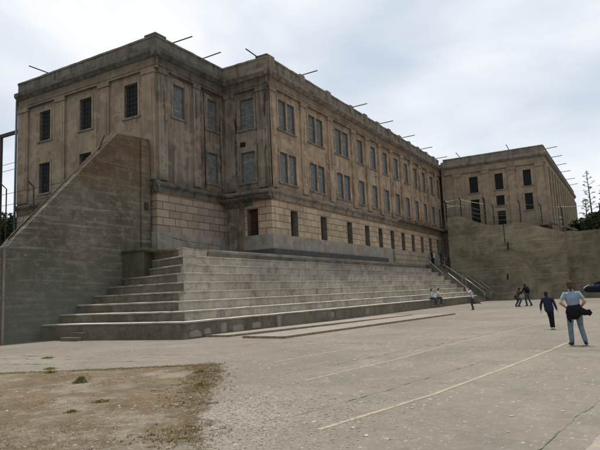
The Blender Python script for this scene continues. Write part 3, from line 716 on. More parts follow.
# drainpipes
b = MB(); b.tube([(-35.40, Y1-.16, 3.9), (-35.40, Y1-.16, 15.6)], .075, 10); b.build('drainpipe', PIPE, bd, smooth=True)
b = MB(); b.tube([(-18.70, Y3+1.0-1.0-.12, 8.35), (-18.72, Y3-.12, 14.8)], .045, 8)
b.build('drainpipe', STEEL, bd, smooth=True)
for y in (26.9,):
    b = MB(); b.tube([(X2+.2, 26.9, 8.4), (X2+.2, 26.9, 14.8)], .04, 8); b.build('drainpipe', STEEL, bd, smooth=True)
b = MB(); b.box(-21.15, -20.75, Y3-.05, Y3+.1, 11.2, 11.5); b.build('vent', VOID, bd)

GRIME = simple('grime_streak', (.115,.085,.062), .95, .05, 0, .5, 3)
SOOT = simple('black_crust', (.060,.052,.044), .95, .05, 0, .5, 3)
def wall_mark(face, c, pts, w0, m, seed, name='stain_streak', d=.004):
    b = MB(); P = jag(pts, .16, w0*.35, seed, closed=False)+[pts[-1]]; n = len(P); rows = []
    for i, p in enumerate(P):
        t = i/(n-1); ww = w0*.5*(.25+1.5*abs(noise.noise(Vector((i*.45, seed, 0))))+.4*noise.noise(Vector((i*1.9, seed, 4))))*min(1, 4*t+.15, 4*(1-t)+.1)
        q = Vector(pts[-1])-Vector(pts[0]); nn = Vector((-q.y, q.x)).normalized()*max(ww, .006)
        rows.append((Vector(p)-nn, Vector(p)+nn))
    f = (lambda q: (c+d, q.x, q.y)) if face == 'X' else (lambda q: (q.x, c-d, q.y))
    for i in range(n-1): b.face([f(rows[i][0]), f(rows[i][1]), f(rows[i+1][1]), f(rows[i+1][0])])
    b.build(name, m, bd)
rr = random.Random(21)
for i, (p, q) in enumerate(main_p):
    z1 = rr.uniform(13.2, 14.8); z0 = rr.uniform(8.6, 11.5); wall_mark('X', XF, [(q+.10, z0), (q+.08, z1)], rr.uniform(.12, .24), GRIME, i*3.1)
    if rr.random() < .6: wall_mark('X', XF+.13, [((p+q)/2+rr.uniform(-.2, .2), rr.uniform(9, 12)), ((p+q)/2, rr.uniform(12.6, 14.4))], .14, GRIME, i*5.3, d=.03)
for i in range(9):
    a = rr.uniform(30, 62); z = rr.choice((11.3, 11.6, 8.55)); wall_mark('X', XF, [(a, z), (a+rr.uniform(.5, 1.3), z+rr.uniform(-.1, .1))], .16, GRIME, 50+i)
wall_mark('Y', Y3, [(-19.85, 8.4), (-19.82, 11.0), (-19.88, 14.7)], .20, SOOT, 71, 'crack')
wall_mark('Y', Y3, [(-21.5, 8.5), (-21.52, 11.6), (-21.45, 14.6)], .22, SOOT, 74, 'stain_streak')
wall_mark('Y', Y3-.13, [(-19.1, 12.8), (-19.0, 15.2)], .34, SOOT, 77, 'stain_streak', .03)
wall_mark('Y', Y3-.13, [(-19.15, 9.6), (-19.1, 11.2)], .16, SOOT, 79, 'crack', .03)
wall_mark('X', X2, [(28.75, 8.4), (28.7, 14.5)], .30, SOOT, 81)
wall_mark('X', X2, [(26.75, 9.0), (26.72, 14.5)], .18, SOOT, 83)
wall_mark('X', X2, [(24.0, 14.75), (28.9, 14.72)], .24, SOOT, 85)
wall_mark('X', X2+.13, [(23.4, 11.0), (23.35, 14.0)], .24, GRIME, 87, d=.03)
wall_mark('X', X2+.10, [(23.0, 5.25), (25.0, 4.95), (28.6, 4.78)], .05, SOOT, 89, 'crack')
wall_mark('Y', Y1, [(-33.8, 14.8), (-29.6, 14.75)], .10, GRIME, 91); wall_mark('Y', Y1, [(-27.5, 8.6), (-27.45, 13.5)], .10, GRIME, 93)

# far wing ------------------------------------------------------------------
YW, XW = 66.35, -7.2
fwg = thing('prison_wing', 'far tan wing of the prison with dark windows behind the yard wall', 'building', (-13, 80, 4))
cols = [(-15.4, -14.4, [(12.4, 14.3), (8.8, 11.6)]), (-12.5, -11.6, [(12.45, 14.3), (10.55, 11.75), (8.35, 10.0)]), (-9.45, -8.6, [(12.5, 14.3), (9.8, 11.65)])]
ops = [(p, q, a, c_) for p, q, L_ in cols for a, c_ in L_]
b = MB(); wall_open(b, 'Y', YW, -18.6, XW, 4, ROOF-.3, ops, .25); b.build('wall', [STUC_F, RECESS], fwg)
for p, q, L_ in cols:
    for a, c_ in L_: window(fwg, 'Y', YW, p, q, a, c_, 'bars', sm=STUC_F)
for p, q in ((-17.2, -16.4), (-13.9, -13.1), (-11.05, -10.25), (-8.1, -7.25)):
    b = MB(); pbox(b, 'Y', YW, p, q, 4, 14.5, -.02, .13); pbox(b, 'Y', YW, p-.06, q+.06, 14.501, 14.85, -.02, .2); b.build('pilaster', STUC_F, fwg, bevel=.02)
YE = 105
side_w = [(68.2+2.9*i, 69.3+2.9*i) for i in range(12)]
b = MB(); wall_open(b, 'X', XW, YW, YE, 4, ROOF-.3, [(p, q, *zz) for p, q in side_w for zz in (HB, LB)], .25); b.build('wall', [STUC_F, RECESS], fwg)
for p, q in side_w:
    for zz in (HB, LB): window(fwg, 'X', XW, p, q, *zz, 'bars', sm=STUC_F)
for i in range(14):
    y = 66.5+2.9*i; b = MB(); pbox(b, 'X', XW, y, y+.8, 4, 14.85, -.02, .3); b.build('pilaster', STUC_F, fwg, bevel=.02)
for nm, prof, mt, e_, sd_ in (('frieze', [(-.02, 14.86), (.16, 14.86), (.20, 15.02), (.20, 15.10), (.10, 15.14), (.10, 15.55), (-.02, 15.55)], STUC_F, .16, 1),
                    ('cornice', [(-.02, 15.552), (.14, 15.552), (.26, 15.68), (.36, 15.78), (.36, 16.02), (.12, 16.14), (-.02, 16.14)], CORN_W, .36, 2),
                    ('parapet', [(-.35, 16.142), (.08, 16.142), (.08, 16.70), (.13, 16.72), (.12, ROOF), (-.36, ROOF)], CORN_W, .08, 3)):
    b = MB(); b.rough('x', [(YW-o_, z_) for o_, z_ in prof], -18.3, XW+e_, .6, .012, 80+sd_); b.build(nm, mt, fwg)
    b = MB(); b.rough('y', [(XW+o_, z_+.001) for o_, z_ in prof], YW, YE, .6, .012, 90+sd_); b.build(nm, mt, fwg)
b = MB(); b.prism([(-35, YW+.05), (XW-.05, YW+.05), (XW-.05, YE), (-35, YE)], ROOF-.8, ROOF-.5); b.face([(-35, YE, 0), (XW, YE, 0), (XW, YE, ROOF-.5), (-35, YE, ROOF-.5)]); b.build('roof', CORN, fwg)

# roof rods ------------------------------------------------------------------
def rod(p, q, lb):
    b = MB(); b.tube([p, q], .04, 6); tag(b.build('steel_rod', STEEL, origin=p), lb, 'rod', 'steel rods jutting from the roof edges')
rod((-32.25, 23.3, 16.9), (-32.4, 21.6, 17.0), 'steel rod jutting from the left end parapet')
rod((-19.6, 29.5, 16.95), (-19.65, 27.9, 17.1), 'steel rod jutting left from the short return parapet beside the main corner')
rod((-22.8, 24.4, 16.95), (-21.1, 24.5, 17.0), 'thick steel rod on the left block just right of its raised corner')
rod((-22.8, 27.2, 16.95), (-21.1, 27.2, 17.0), 'steel rod on the left block nearest the inner corner of the roofline')
for i, y in enumerate((33.5, 42.1, 48, 54.0, 59.9, 65.6)):
    rod((-19.2, y, 16.98), (-17.55, y, 17.02), ('first', 'second', 'third', 'fourth', 'fifth', 'last')[i] + ' steel rod along the long main parapet, counted from the near corner')
for i, x in enumerate((-16.3, -10.7)):
    rod((x, 66.6, 16.9), (x, 64.9, 17.15), ('short rod on the left part of the far wing parapet above the wall', 'short rod on the right part of the far wing parapet near its corner')[i])
for i, y in enumerate((68.9, 74.2, 79.7, 85.2, 92, 97.6)):
    rod((-7.4, y, 16.88), (-5.9, y, 16.95), ('first', 'second', 'third', 'fourth', 'fifth', 'last')[i] + ' rod sticking out sideways from the far wing, counted from its near corner')

# ---------------------------------------------------------------- sloped retaining wall at left
b = MB(); xa, xb = -22.92, -23.49
prof = [(-12, -.4), (22.75, -.4), (22.75, 10.60), (20.5, 10.52), (17.6, 7.58), (14.5, 4.25), (13.9, 4.05), (10, 4.2), (-12, 4.35)]
prof = [(-12, -.4), (22.78, -.4), (22.78, 10.66), (20.45, 10.50)] + [(20.45-(20.45-14.5)*i/24, 10.50-(10.50-4.25)*i/24 + .035*noise.noise(Vector((i*1.7, 3, 0)))) for i in range(1, 24)] + [(14.45, 4.15), (13.9, 4.02)] + [(13.9-i*1.0, 4.05+.012*i+.03*noise.noise(Vector((i*2.1, 5, 0)))) for i in range(1, 26)]
nn = len(prof); b.v += [(xa, y, z) for y, z in prof] + [(xb, y, z) for y, z in prof]
b.f.append(tuple(range(nn))); b.m.append(0); b.f.append(tuple(range(2*nn-1, nn-1, -1))); b.m.append(0)
for i in range(nn): j = (i+1) % nn; b.f.append((i, j, nn+j, nn+i)); b.m.append(0)
rw = thing('sloped_wall', 'tall dark concrete wall with steep sloping top left of the steps', 'wall', (-23.2, 18, 0))
b.build('wall', FW_L, rw)
b = MB(); b.box(xa+.004, xa+.10, 22.05, 22.72, 3.95, 10.45); b.build('end_strip', FW_L, rw, bevel=.02)
b = MB(); b.box(xa+.1, xa+.2, 22.25, 22.5, 6.55, 6.95); b.build('junction_box', STEEL, rw, bevel=.01)
b = MB(); b.tube([(xa-.25, 20.35, 10.53), (xa-.25, 17.6, 7.62), (xa-.25, 14.6, 4.45)], 0.035, 6); b.build('edge_pipe', STEEL, rw, smooth=True)
b = MB(); b.box(xa, xa+.05, 14.22, 14.32, -.05, 4.0); b.build('rusty_joint', STUC_D, rw)
b = MB(); b.tube([(xa-.2, 19.3, 9.2), (xa-.2, 19.75, 10.25)], .04, 6); b.build('bracket', STEEL, rw)

# fences -----------------------------------------------------------------
fl = thing('wire_fence', 'thin wire fence with steel posts in front of the left end of the prison', 'fence', (-33, 21.9, 3.9))
def hit_y(px, py, Y):
    d = (px-300)*rt - (py-225)*up + F*fw; t = Y/d.y; return Vector((d.x*t, Y, H+d.z*t))
for (x, y0, y1) in ((33.8, 186.7, 216), (6.5, 189, 240)):
    p = hit_y(x, y0, 21.9); b = MB(); b.tube([(p.x, 21.9, 3.9), tuple(p), (p.x-.0, 21.5, p.z+.3)], .04, 6); b.build('post', STEEL, fl)
pz = hit_y(33.8, 188, 21.9).z
for dz in (0, -.75, -1.35):
    b = MB(); b.tube([(-45, 21.9, pz+dz), (-33.5, 21.9, pz+dz-.03), (-23.6, 21.9, pz+dz)], .016, 5); b.build('wire', STEEL, fl)
gt = thing('steel_gantry', 'dark steel post and beam at the far left edge', 'frame', (-44, 27, 3.9))
p = hit_y(1.2, 138, 27); q = hit_y(17.5, 143, 27)
b = MB(); b.box(p.x-.12, p.x+.12, 26.9, 27.1, 3.9, p.z+.1); b.build('post', STEEL, gt)
b = MB(); b.box(p.x-4, q.x+2, 26.91, 27.09, p.z-.02, p.z+.26); b.build('beam', STEEL, gt)
for dz in (-2.2, -2.75):
    b = MB(); b.tube([(p.x-3, 27.3, p.z+dz-.1), (q.x+2, 27.3, p.z+dz)], .02, 5); b.build('wire', STEEL, gt)

# right yard wall --------------------------------------------------------
yw = thing('yard_wall', 'high olive concrete retaining wall across the far end of the yard', 'wall', (-8, 64.3, 0))
top = [(-17.75, 9.50), (-17.1, 9.62), (-16.4, 9.66), (-15.8, 9.38), (-14.6, 8.85), (-13.4, 8.33), (-12.7, 8.22), (-12, 8.19), (-10.1, 8.30), (-9.2, 8.12), (-7.62, 7.5), (-6.6, 7.15), (-5.6, 6.82)]
prof = [(-5.6, -.4), (-17.75, -.4)] + top
b = MB(); nn = len(prof); b.v += [(x, 64.3, z) for x, z in prof] + [(x, 64.9, z) for x, z in prof]
b.f.append(tuple(range(nn))); b.m.append(0); b.f.append(tuple(range(2*nn-1, nn-1, -1))); b.m.append(0)
for i in range(nn): j = (i+1) % nn; b.f.append((i, j, nn+j, nn+i)); b.m.append(0)
b.build('wall', FW_R, yw)
b = MB(); poly = [(-5.6, 64.31), (9.5, 55.2), (9.8, 55.7), (-5.6, 64.9)]
n = 30; b2 = []
for i in range(n+1):
    t = i/n; b.v.append((-5.6+15.1*t, 64.31-9.1*t, -.4)); b.v.append((-5.6+15.1*t, 64.31-9.1*t, 6.76-.42*t+.03*noise.noise(Vector((i*.9, 2, 2)))));
    b.v.append((-5.3+15.1*t, 64.9-9.1*t, 6.76-.42*t)); b.v.append((-5.3+15.1*t, 64.9-9.1*t, -.4))
for i in range(n):
    k = 4*i
    for a, c_ in ((0, 1), (1, 2), (2, 3)): b.f.append((k+a, k+4+a, k+4+c_, k+c_)); b.m.append(0)
b.build('wall_return', FW_R2, yw)
for (x, z0, z1) in ((-11.3, 5.4, 6.2), (-11.6, 2.2, 2.8)):
    b = MB(); b.box(x-.06, x+.06, 64.22, 64.297, z0, z1); b.build('drain_slot', VOID, yw)
b = MB(); b.box(-11.62, -11.56, 64.26, 64.296, 6.2, 8.18); b.build('seam', VOID, yw)
# roof of a stair head showing over the wall
rf = thing('wire_fence', 'barbed wire fence with dark posts along the top of the yard wall', 'fence', (-8, 64.6, 8))
posts = [(-17.85, 9.5, 11.6), (-16.15, 9.6, 11.8), (-13.5, 8.3, 11.5), (-12.6, 8.2, 10.6), (-9.8, 8.2, 10.7), (-7.7, 7.5, 10.1), (-5.7, 6.8, 9.6)]
for i, (x, z0, z1) in enumerate(posts):
    b = MB(); b.tube([(x, 64.6, z0-.3), (x, 64.6, z1-.3), (x-.12, 64.3, z1)], .10 if i in (0, 2) else .06, 6); b.build('post', STEEL, rf)
for x, y, z0, z1 in ((-2.1, 62.6, 6.6, 9.3), (1.6, 60.3, 6.5, 9.2), (5.5, 58, 6.4, 9.1)):
    b = MB(); b.tube([(x, y, z0-.2), (x, y, z1)], .06, 6); b.build('post', STEEL, rf)
def wire(pts):
    P = []
    for i in range(len(pts)-1):
        a, c_ = Vector(pts[i]), Vector(pts[i+1])
        for k in range(6): t = k/6; q = a.lerp(c_, t); q.z -= .16*4*t*(1-t)*.5; P.append(q)
    P.append(Vector(pts[-1])); b = MB(); b.tube(P, .022, 5); b.build('wire', WIREM, rf)
wire([(-16.15,64.5,11.55), (-12.6,64.5,10.5), (-9.8,64.5,10.35), (-7.7,64.5,9.95), (-5.7,64.5,9.5), (-2.1,62.5,9.2), (1.6,60.2,9.1), (5.5,57.9,9)])
wire([(-17.85,64.5,11.1), (-16.1,64.5,10.75), (-13.5,64.5,10.0), (-12.6,64.5,9.6), (-9.8,64.5,9.5), (-7.7,64.5,8.85), (-5.7,64.5,8.3)])
wire([(-17.85,64.5,10.6), (-13.5,64.5,9.5)])
for dz in (.5, 1.0, 1.5):
    wire([(-17.85,64.5,9.6+dz*.8), (-15.8,64.5,9.5+dz), (-13.5,64.5,8.4+dz), (-12.6,64.5,8.3+dz), (-9.8,64.5,8.3+dz), (-7.7,64.5,7.5+dz), (-5.7,64.5,6.9+dz)])
wire([(-17.85,64.5,11.5), (-16.15,64.5,11.65)])
lt = thing('lean_to_roof', 'low grey lean-to roof showing just over the wall beside the bush', 'roof', (-7, 67, 6))
b = MB(); b.prism([(-8.2, 65.4), (-4.6, 65.4), (-4.6, 66.2), (-8.2, 66.2)], 5.2, 7.0); b.build('wall', STUC_F, lt)
b = MB(); b.v += [(-8.3, 65.3, 7.9), (-6.8, 65.3, 8.05), (-4.5, 65.3, 7.1), (-8.3, 66.3, 7.9), (-6.8, 66.3, 8.05), (-4.5, 66.3, 7.1), (-8.3, 65.3, 7.75), (-6.8, 65.3, 7.9), (-4.5, 65.3, 6.95), (-8.3, 66.3, 7.75), (-6.8, 66.3, 7.9), (-4.5, 66.3, 6.95)]
for q in ((0,1,4,3),(1,2,5,4),(6,9,10,7),(7,10,11,8),(0,6,7,1),(1,7,8,2),(3,4,10,9),(4,5,11,10),(0,3,9,6),(2,8,11,5)): b.f.append(q); b.m.append(0)
b.build('roof', CORN_W, lt)

# ---------------------------------------------------------------- vegetation
def crown(name, blobs, n, size, m, parent, seed):
    r = random.Random(seed); b = MB()
    for _ in range(n):
        bx, by, bz, rx, rz = r.choice(blobs)
        while True:
            d = Vector((r.uniform(-1,1), r.uniform(-1,1), r.uniform(-1,1)))
            if .35 < d.length < 1: break
        p = Vector((bx+d.x*rx, by+d.y*rx, bz+d.z*rz))
        if noise.noise(p*.9) < -.22: continue
        a = Vector((r.gauss(0,1), r.gauss(0,1), r.gauss(0,1))).normalized(); c_ = a.orthogonal().normalized(); q = a.cross(c_); s_ = size*(.6+r.random())
        b.face([p-c_*s_, p+q*s_*.45, p+c_*s_, p-q*s_*.45])
    return b.build(name, m, parent)
def tree(name, loc, blobs, n, size, lb, cat, group, seed):
    t = thing(name, lb, cat, loc, group)
    b = MB(); r = random.Random(seed); top_ = max(q[2] for q in blobs)
    b.tube([loc, (loc[0]+.1, loc[1], loc[2]+(top_-loc[2])*.5), (loc[0]-.1, loc[1]+.1, top_)], [.22, .15, .06], 8)
    for q in blobs: b.tube([(loc[0], loc[1], loc[2]+(q[2]-loc[2])*.35), (q[0], q[1], q[2])], [.09, .03], 6)
    b.build('trunk', BARK, t, smooth=True)
    crown('crown', blobs, n, size, LEAF, t, seed); return t
B = [(-6.2+1.1*math.cos(i*2.4)*(.5+.1*i)+3.2, 76+1.2*math.sin(i*2.4), 7.9+.5*math.sin(i*1.9), 1.7, 1.25) for i in range(9)]
B = [(-4.4, 76, 8.2, 1.8, 1.2), (-2.6, 76, 8.8, 2.0, 1.1), (-.4, 76, 8.6, 2.1, 1.1), (1.8, 76, 8.2, 2.0, 1.2), (-5.1, 76, 7.7, 1.5, 1.1), (-3.6, 75.5, 8.3, 1.9, 1.5), (-2.0, 76, 8.5, 2.0, 1.6), (-.6, 76.5, 8.1, 1.8, 1.4), (-6.2, 76, 7.0, 1.2, .9), (.8, 77, 7.6, 1.5, 1.3), (-3, 75, 7.0, 2.2, 1.2), (-1, 75, 6.8, 2.0, 1.2), (2.4, 77.5, 7.2, 1.3, 1.1)]
tree('round_bush', (-3, 76, 5.2), B, 15000, .17, 'dense dark rounded bush behind the right end of the yard wall', 'bush', None, 4)
B = [(-46.6, 30, 8.3, 1.5, 1.2), (-48.4, 30, 8.6, 1.7, 1.4), (-45.2, 30.5, 7.4, 1.5, 1.3), (-47.3, 29.8, 6.4, 2.2, 1.5), (-44.6, 30, 5.8, 1.8, 1.4), (-49.4, 30, 6.8, 1.8, 1.8)]
tree('dark_tree', (-46.8, 30, 3.9), B, 11000, .16, 'dark leafy tree behind the left end of the prison', 'tree', None, 6)
B = [(-52.6, 33, 8.6, 1.8, 1.6), (-50.6, 33, 7.2, 2.2, 1.8), (-54.4, 33, 7.2, 2.0, 1.8)]
tree('dark_tree', (-52.4, 33, 3.9), B, 6000, .16, 'second dark tree farther left behind the steel post', 'tree', None, 8)
def agave(loc, ztop, lb, seed, lean=0):
    r = random.Random(seed); t = thing('agave', lb, 'plant', loc, 'agave flower stalks behind the wall')
    x, y, z0 = loc; h_ = ztop-z0; b = MB()
    b.tube([(x, y, z0), (x+lean*.5, y, z0+h_*.5), (x+lean, y, ztop)], [.12, .09, .03], 6); b.build('stalk', STALK, t)
    b = MB()
    for i in range(20):
        zz = z0+h_*(.52+.46*i/20); a = i*2.4; L_ = (.85-.55*i/20)*(.7+.5*r.random()); f_ = (zz-z0)/h_
        p = Vector((x+lean*f_, y, zz)); q = p+Vector((math.cos(a)*L_, math.sin(a)*L_, .28)); b.tube([p, q], [.03, .02], 5)
        for _ in range(5):
            s_ = .11+.09*r.random(); c_ = q+Vector((r.gauss(0,.1), r.gauss(0,.1), r.gauss(0,.07)))
            b.face([c_+Vector((-s_,0,0)), c_+Vector((0,s_,s_*.5)), c_+Vector((s_,0,0)), c_+Vector((0,-s_,-s_*.3))])
    b.build('flower_branches', STALK, t)
    b = MB()
    for i in range(16):
        a = i*2.4; d = Vector((math.cos(a), math.sin(a), 0)); n_ = Vector((-d.y, d.x, 0)); L_ = 1.5
        p = Vector((x, y, z0)); b.face([p-n_*.1, p+n_*.1, p+d*L_*.6+n_*.08+Vector((0,0,.7)), p+d*L_+Vector((0,0,1.1)), p+d*L_*.6-n_*.08+Vector((0,0,.7))])
    b.build('leaves', LEAF, t)
agave((-3.55, 82, 5.2), 16.1, 'taller branching agave flower stalk rising behind the bush', 1, -.3)
agave((-1.75, 83, 5.2), 14.6, 'shorter agave flower stalk to the right behind the bush', 2, -.45)
agave((-4.5, 84, 5.2), 12.6, 'smallest agave stalk, left of the taller ones beside the wing', 3, .1)

# ---------------------------------------------------------------- people
SKIN = simple('skin', (.42,.25,.17), .6, .3, 0, .1, 9, 0)
def cloth(name, c_): return simple(name, c_, .9, .1, 0, .22, 14, .4)
HAIRD = cloth('dark_hair', (.030,.022,.016)); HAIRB = cloth('brown_hair', (.070,.040,.024)); SHOE = simple('black_shoe', (.02,.02,.02), .6, .3)
WSHOE = simple('pale_shoe', (.5,.5,.48), .6, .3)
def loft(b, rings, side=(1,0,0), n=12, cap=True):
    """rings: (centre, r_side, r_other); closed tube through them with rounded ends"""
    R_ = [(Vector(c_), a, d) for c_, a, d in rings]
    if cap:
        d0 = (R_[0][0]-R_[1][0]).normalized(); d1 = (R_[-1][0]-R_[-2][0]).normalized()
        c0, a0, e0 = R_[0]; c1, a1, e1 = R_[-1]; m0, m1 = min(a0, e0), min(a1, e1)
        R_ = [(c0+d0*m0*.9, a0*.35, e0*.35), (c0+d0*m0*.6, a0*.75, e0*.75)] + R_ + [(c1+d1*m1*.6, a1*.75, e1*.75), (c1+d1*m1*.9, a1*.35, e1*.35)]
    base = len(b.v); k = len(R_)
    for i, (c_, ra, rb) in enumerate(R_):
        d = (R_[min(i+1, k-1)][0]-R_[max(i-1, 0)][0]).normalized(); s_ = Vector(side); s_ = s_-d*s_.dot(d)
        if s_.length < .2: s_ = Vector((0,1,0)); s_ = s_-d*s_.dot(d)
        s_.normalize(); q = d.cross(s_)
        for j in range(n): t = 6.28318*j/n; b.v.append(tuple(c_+s_*ra*math.cos(t)+q*rb*math.sin(t)))
    for i in range(k-1):
        for j in range(n): j2 = (j+1) % n; b.f.append((base+i*n+j, base+i*n+j2, base+(i+1)*n+j2, base+(i+1)*n+j)); b.m.append(0)
    b.f.append(tuple(base+n-1-j for j in range(n))); b.m.append(0); b.f.append(tuple(base+(k-1)*n+j for j in range(n))); b.m.append(0)
def ball(b, c_, rx, ry, rz, n=12):
    rings = []; c_ = Vector(c_); base = len(b.v)
    for i in range(1, n):
        t = math.pi*i/n
        for j in range(n): a = 6.28318*j/n; b.v.append((c_.x+rx*math.sin(t)*math.cos(a), c_.y+ry*math.sin(t)*math.sin(a), c_.z-rz*math.cos(t)))
    for i in range(n-2):
        for j in range(n): j2 = (j+1) % n; b.f.append((base+i*n+j, base+i*n+j2, base+(i+1)*n+j2, base+(i+1)*n+j)); b.m.append(0)
    b.f.append(tuple(base+n-1-j for j in range(n))); b.m.append(0); b.f.append(tuple(base+(n-2)*n+j for j in range(n))); b.m.append(0)
DEF = dict(head=(0,.02,1.57), neck=(0,0,1.43), chest=(0,0,1.25), waist=(0,0,1.05), hip=(0,0,.93),
    sl=(-.175,0,1.38), sr=(.175,0,1.38), el=(-.24,-.02,1.10), er=(.24,-.02,1.10), hl=(-.25,.06,.86), hr=(.25,.06,.86),
    jl=(-.09,0,.90), jr=(.09,0,.90), kl=(-.10,.02,.49), kr=(.10,.02,.49), al=(-.10,-.02,.08), ar=(.10,-.02,.08),
    tl=(-.11,.15,.03), tr=(.11,.15,.03))
def person(label, loc, rz, scale, pose, top, legs, hair=HAIRD, shoe=SHOE, sleeve='long', hairlen=0, girth=1, vox=.012, extras=None, group=None):
    P = {k: Vector(v) for k, v in {**DEF, **pose}.items()}; g_ = girth
    t = thing('person', label, 'person', loc, group); t.rotation_euler = (0, 0, rz); t.scale = (scale,)*3
    def fin(b, name, m, v=None):
        me = bpy.data.meshes.new(name); me.from_pydata(b.v, [], b.f); me.materials.append(m); o = bpy.data.objects.new(name, me); col.objects.link(o); o.parent = t
        import bmesh
        bm = bmesh.new(); bm.from_mesh(me); bmesh.ops.recalc_face_normals(bm, faces=bm.faces); bm.to_mesh(me); bm.free()
        rm = o.modifiers.new('remesh', 'REMESH'); rm.mode = 'VOXEL'; rm.voxel_size = v or vox; rm.use_smooth_shade = True
        sm = o.modifiers.new('smooth', 'SMOOTH'); sm.iterations = 3; sm.factor = .5
        return o
    b = MB()
    hd = P['head']
    ball(b, hd+Vector((0,0,.02)), .076, .092, .105); ball(b, hd+Vector((0,.035,-.055)), .052, .05, .055)      # skull, jaw
    ball(b, hd+Vector((0,.095,-.015)), .013, .022, .024, 8)                                                     # nose
    for s_ in (-1, 1): ball(b, hd+Vector((s_*.078,0,-.005)), .012, .02, .03, 8)                                # ears
    for s_ in (-1, 1): ball(b, hd+Vector((s_*.032,.078,.028)), .022, .014, .009, 8)                            # brows over the eyes
    ball(b, hd+Vector((0,.083,-.058)), .024, .014, .010, 8)                                                     # lips
    loft(b, [(P['neck']-Vector((0,0,.05)), .062, .058), (hd-Vector((0,.01,.06)), .052, .052)])
    loft(b, [(P['hip'], .155*g_, .105*g_), (P['waist'], .125*g_, .092*g_), (P['chest'], .155*g_, .105*g_), (P['chest'].lerp(P['neck'], .55), .12, .065)])
    for s_ in 'lr':
        sg = -1 if s_ == 'l' else 1
        sh, el, ha, hp, kn, an, to = (P[k+s_] for k in ('s', 'e', 'h', 'j', 'k', 'a', 't'))
        loft(b, [(sh.lerp(el, .12), .040, .040), (sh.lerp(el, .5), .044, .046), (el, .037, .037)]); loft(b, [(el, .038, .038), (el.lerp(ha, .3), .038, .038), (ha, .025, .021)])
        loft(b, [(hp, .088, .088), (hp.lerp(kn, .5), .072, .075), (kn, .054, .056)]); loft(b, [(kn, .054, .055), (kn.lerp(an, .35), .050, .058), (an, .034, .036)])
        loft(b, [(an-Vector((0,.0,.01)), .036, .036), (an.lerp(to, .6), .040, .030), (to, .036, .024)])
        # hand: palm, four fingers, thumb
        d = (ha-el).normalized(); sd_ = Vector((0,1,0)) if abs(d.y) < .75 else Vector((1,0,0)); sd_ = (sd_-d*sd_.dot(d)).normalized(); cu = d.cross(sd_)*sg
        loft(b, [(ha+d*.01, .030, .016), (ha+d*.045, .040, .016), (ha+d*.08, .038, .014)], side=tuple(sd_))
        for i, (o_, L_) in enumerate(((-.029,.052), (-.010,.064), (.010,.060), (.028,.046))):
            p0 = ha+d*.083+sd_*o_; p1 = p0+d*L_*.55-cu*.004; p2 = p1+d*L_*.40-cu*.016
            loft(b, [(p0, .0095, .0095), (p1, .009, .009), (p2, .0075, .0075)], n=6)
        p0 = ha+d*.025+sd_*.034; p1 = p0+d*.03+sd_*.022-cu*.008; p2 = p1+d*.028-cu*.010
        loft(b, [(p0, .012, .012), (p1, .0105, .0105), (p2, .009, .009)], n=6)
    fin(b, 'body', SKIN, min(vox, .010))
    # top garment
    b = MB(); e = .018
    loft(b, [(P['hip']+Vector((0,0,.0)), .155*g_+e, .112*g_+e), (P['waist'], .130*g_+e, .10*g_+e), (P['chest'], .165*g_+e, .112*g_+e), (P['chest'].lerp(P['neck'], .68), .158, .096), (P['neck']-Vector((0,0,.01)), .075, .07)])
    for s_ in 'lr':
        sh, el, ha = (P[k+s_] for k in 'seh')
        top_c = P['chest'].lerp(P['neck'], .6)
        if sleeve == 'short': q = sh.lerp(el, .62); loft(b, [(top_c.lerp(sh, .3), .066, .074), (sh-Vector((0,0,.005)), .063, .064), (q, .053, .055)])
        else:
            loft(b, [(top_c.lerp(sh, .3), .066, .074), (sh-Vector((0,0,.005)), .066, .068), (sh.lerp(el, .5), .060, .062), (el, .054, .056)]); loft(b, [(el, .054, .056), (el.lerp(ha, .5), .048, .050), (el.lerp(ha, .94), .036, .036)])
    fin(b, 'shirt' if sleeve == 'short' else 'jacket', top)
    b = MB()
    loft(b, [(P['hip']-Vector((0,0,.04)), .158*g_+.008, .118*g_+.008), (P['waist'].lerp(P['hip'], .6), .148*g_, .108*g_)])
    for s_ in 'lr':
        hp, kn, an = (P[k+s_] for k in 'jka')
        loft(b, [(hp+Vector((0,0,.0)), .098*g_, .105*g_), (hp.lerp(kn, .5), .086, .092), (kn, .068, .072)]); loft(b, [(kn, .068, .072), (kn.lerp(an, .5), .064, .068), (kn.lerp(an, .95), .060, .064)])
    fin(b, 'trousers', legs)
    for s_ in 'lr':
        an, to = P['a'+s_], P['t'+s_]; b = MB(); dn = Vector((0,0,-.025))
        d = (to-an); d.z = 0; d = d.normalized() if d.length > .03 else Vector((0,1,0))
        loft(b, [(an+dn-d*.04, .042, .045), (an.lerp(to, .5)+Vector((0,0,-.01)), .046, .040), (to, .044, .028)]); fin(b, 'shoe', shoe)
    b = MB(); ball(b, hd+Vector((0,-.018,.045)), .090, .100, .098)
    ball(b, hd+Vector((0,-.045,-.01)), .080, .070, .085)
    if hairlen: loft(b, [(hd+Vector((0,-.085,.03)), .05, .035), (hd+Vector((0,-.115,-.06)), .042, .03), (hd+Vector((0,-.10,-.06-hairlen)), .022, .018)])
    fin(b, 'hair', hair)
    if extras: extras(t, P, fin)
    return t
JEANS = cloth('blue_jeans', (.120,.158,.195)); JEANSD = cloth('dark_jeans', (.045,.062,.090)); BLACK = cloth('black_cloth', (.012,.012,.014))
LBLUE = cloth('light_blue_cotton', (.200,.265,.335)); NAVY = cloth('navy_cloth', (.018,.024,.044)); WHITE = cloth('white_cotton', (.50,.53,.58)); PALEB = cloth('pale_blue_cotton', (.40,.42,.47))
REDC = cloth('red_cotton', (.13,.030,.024)); GREYT = cloth('dark_grey_trousers', (.035,.045,.050))

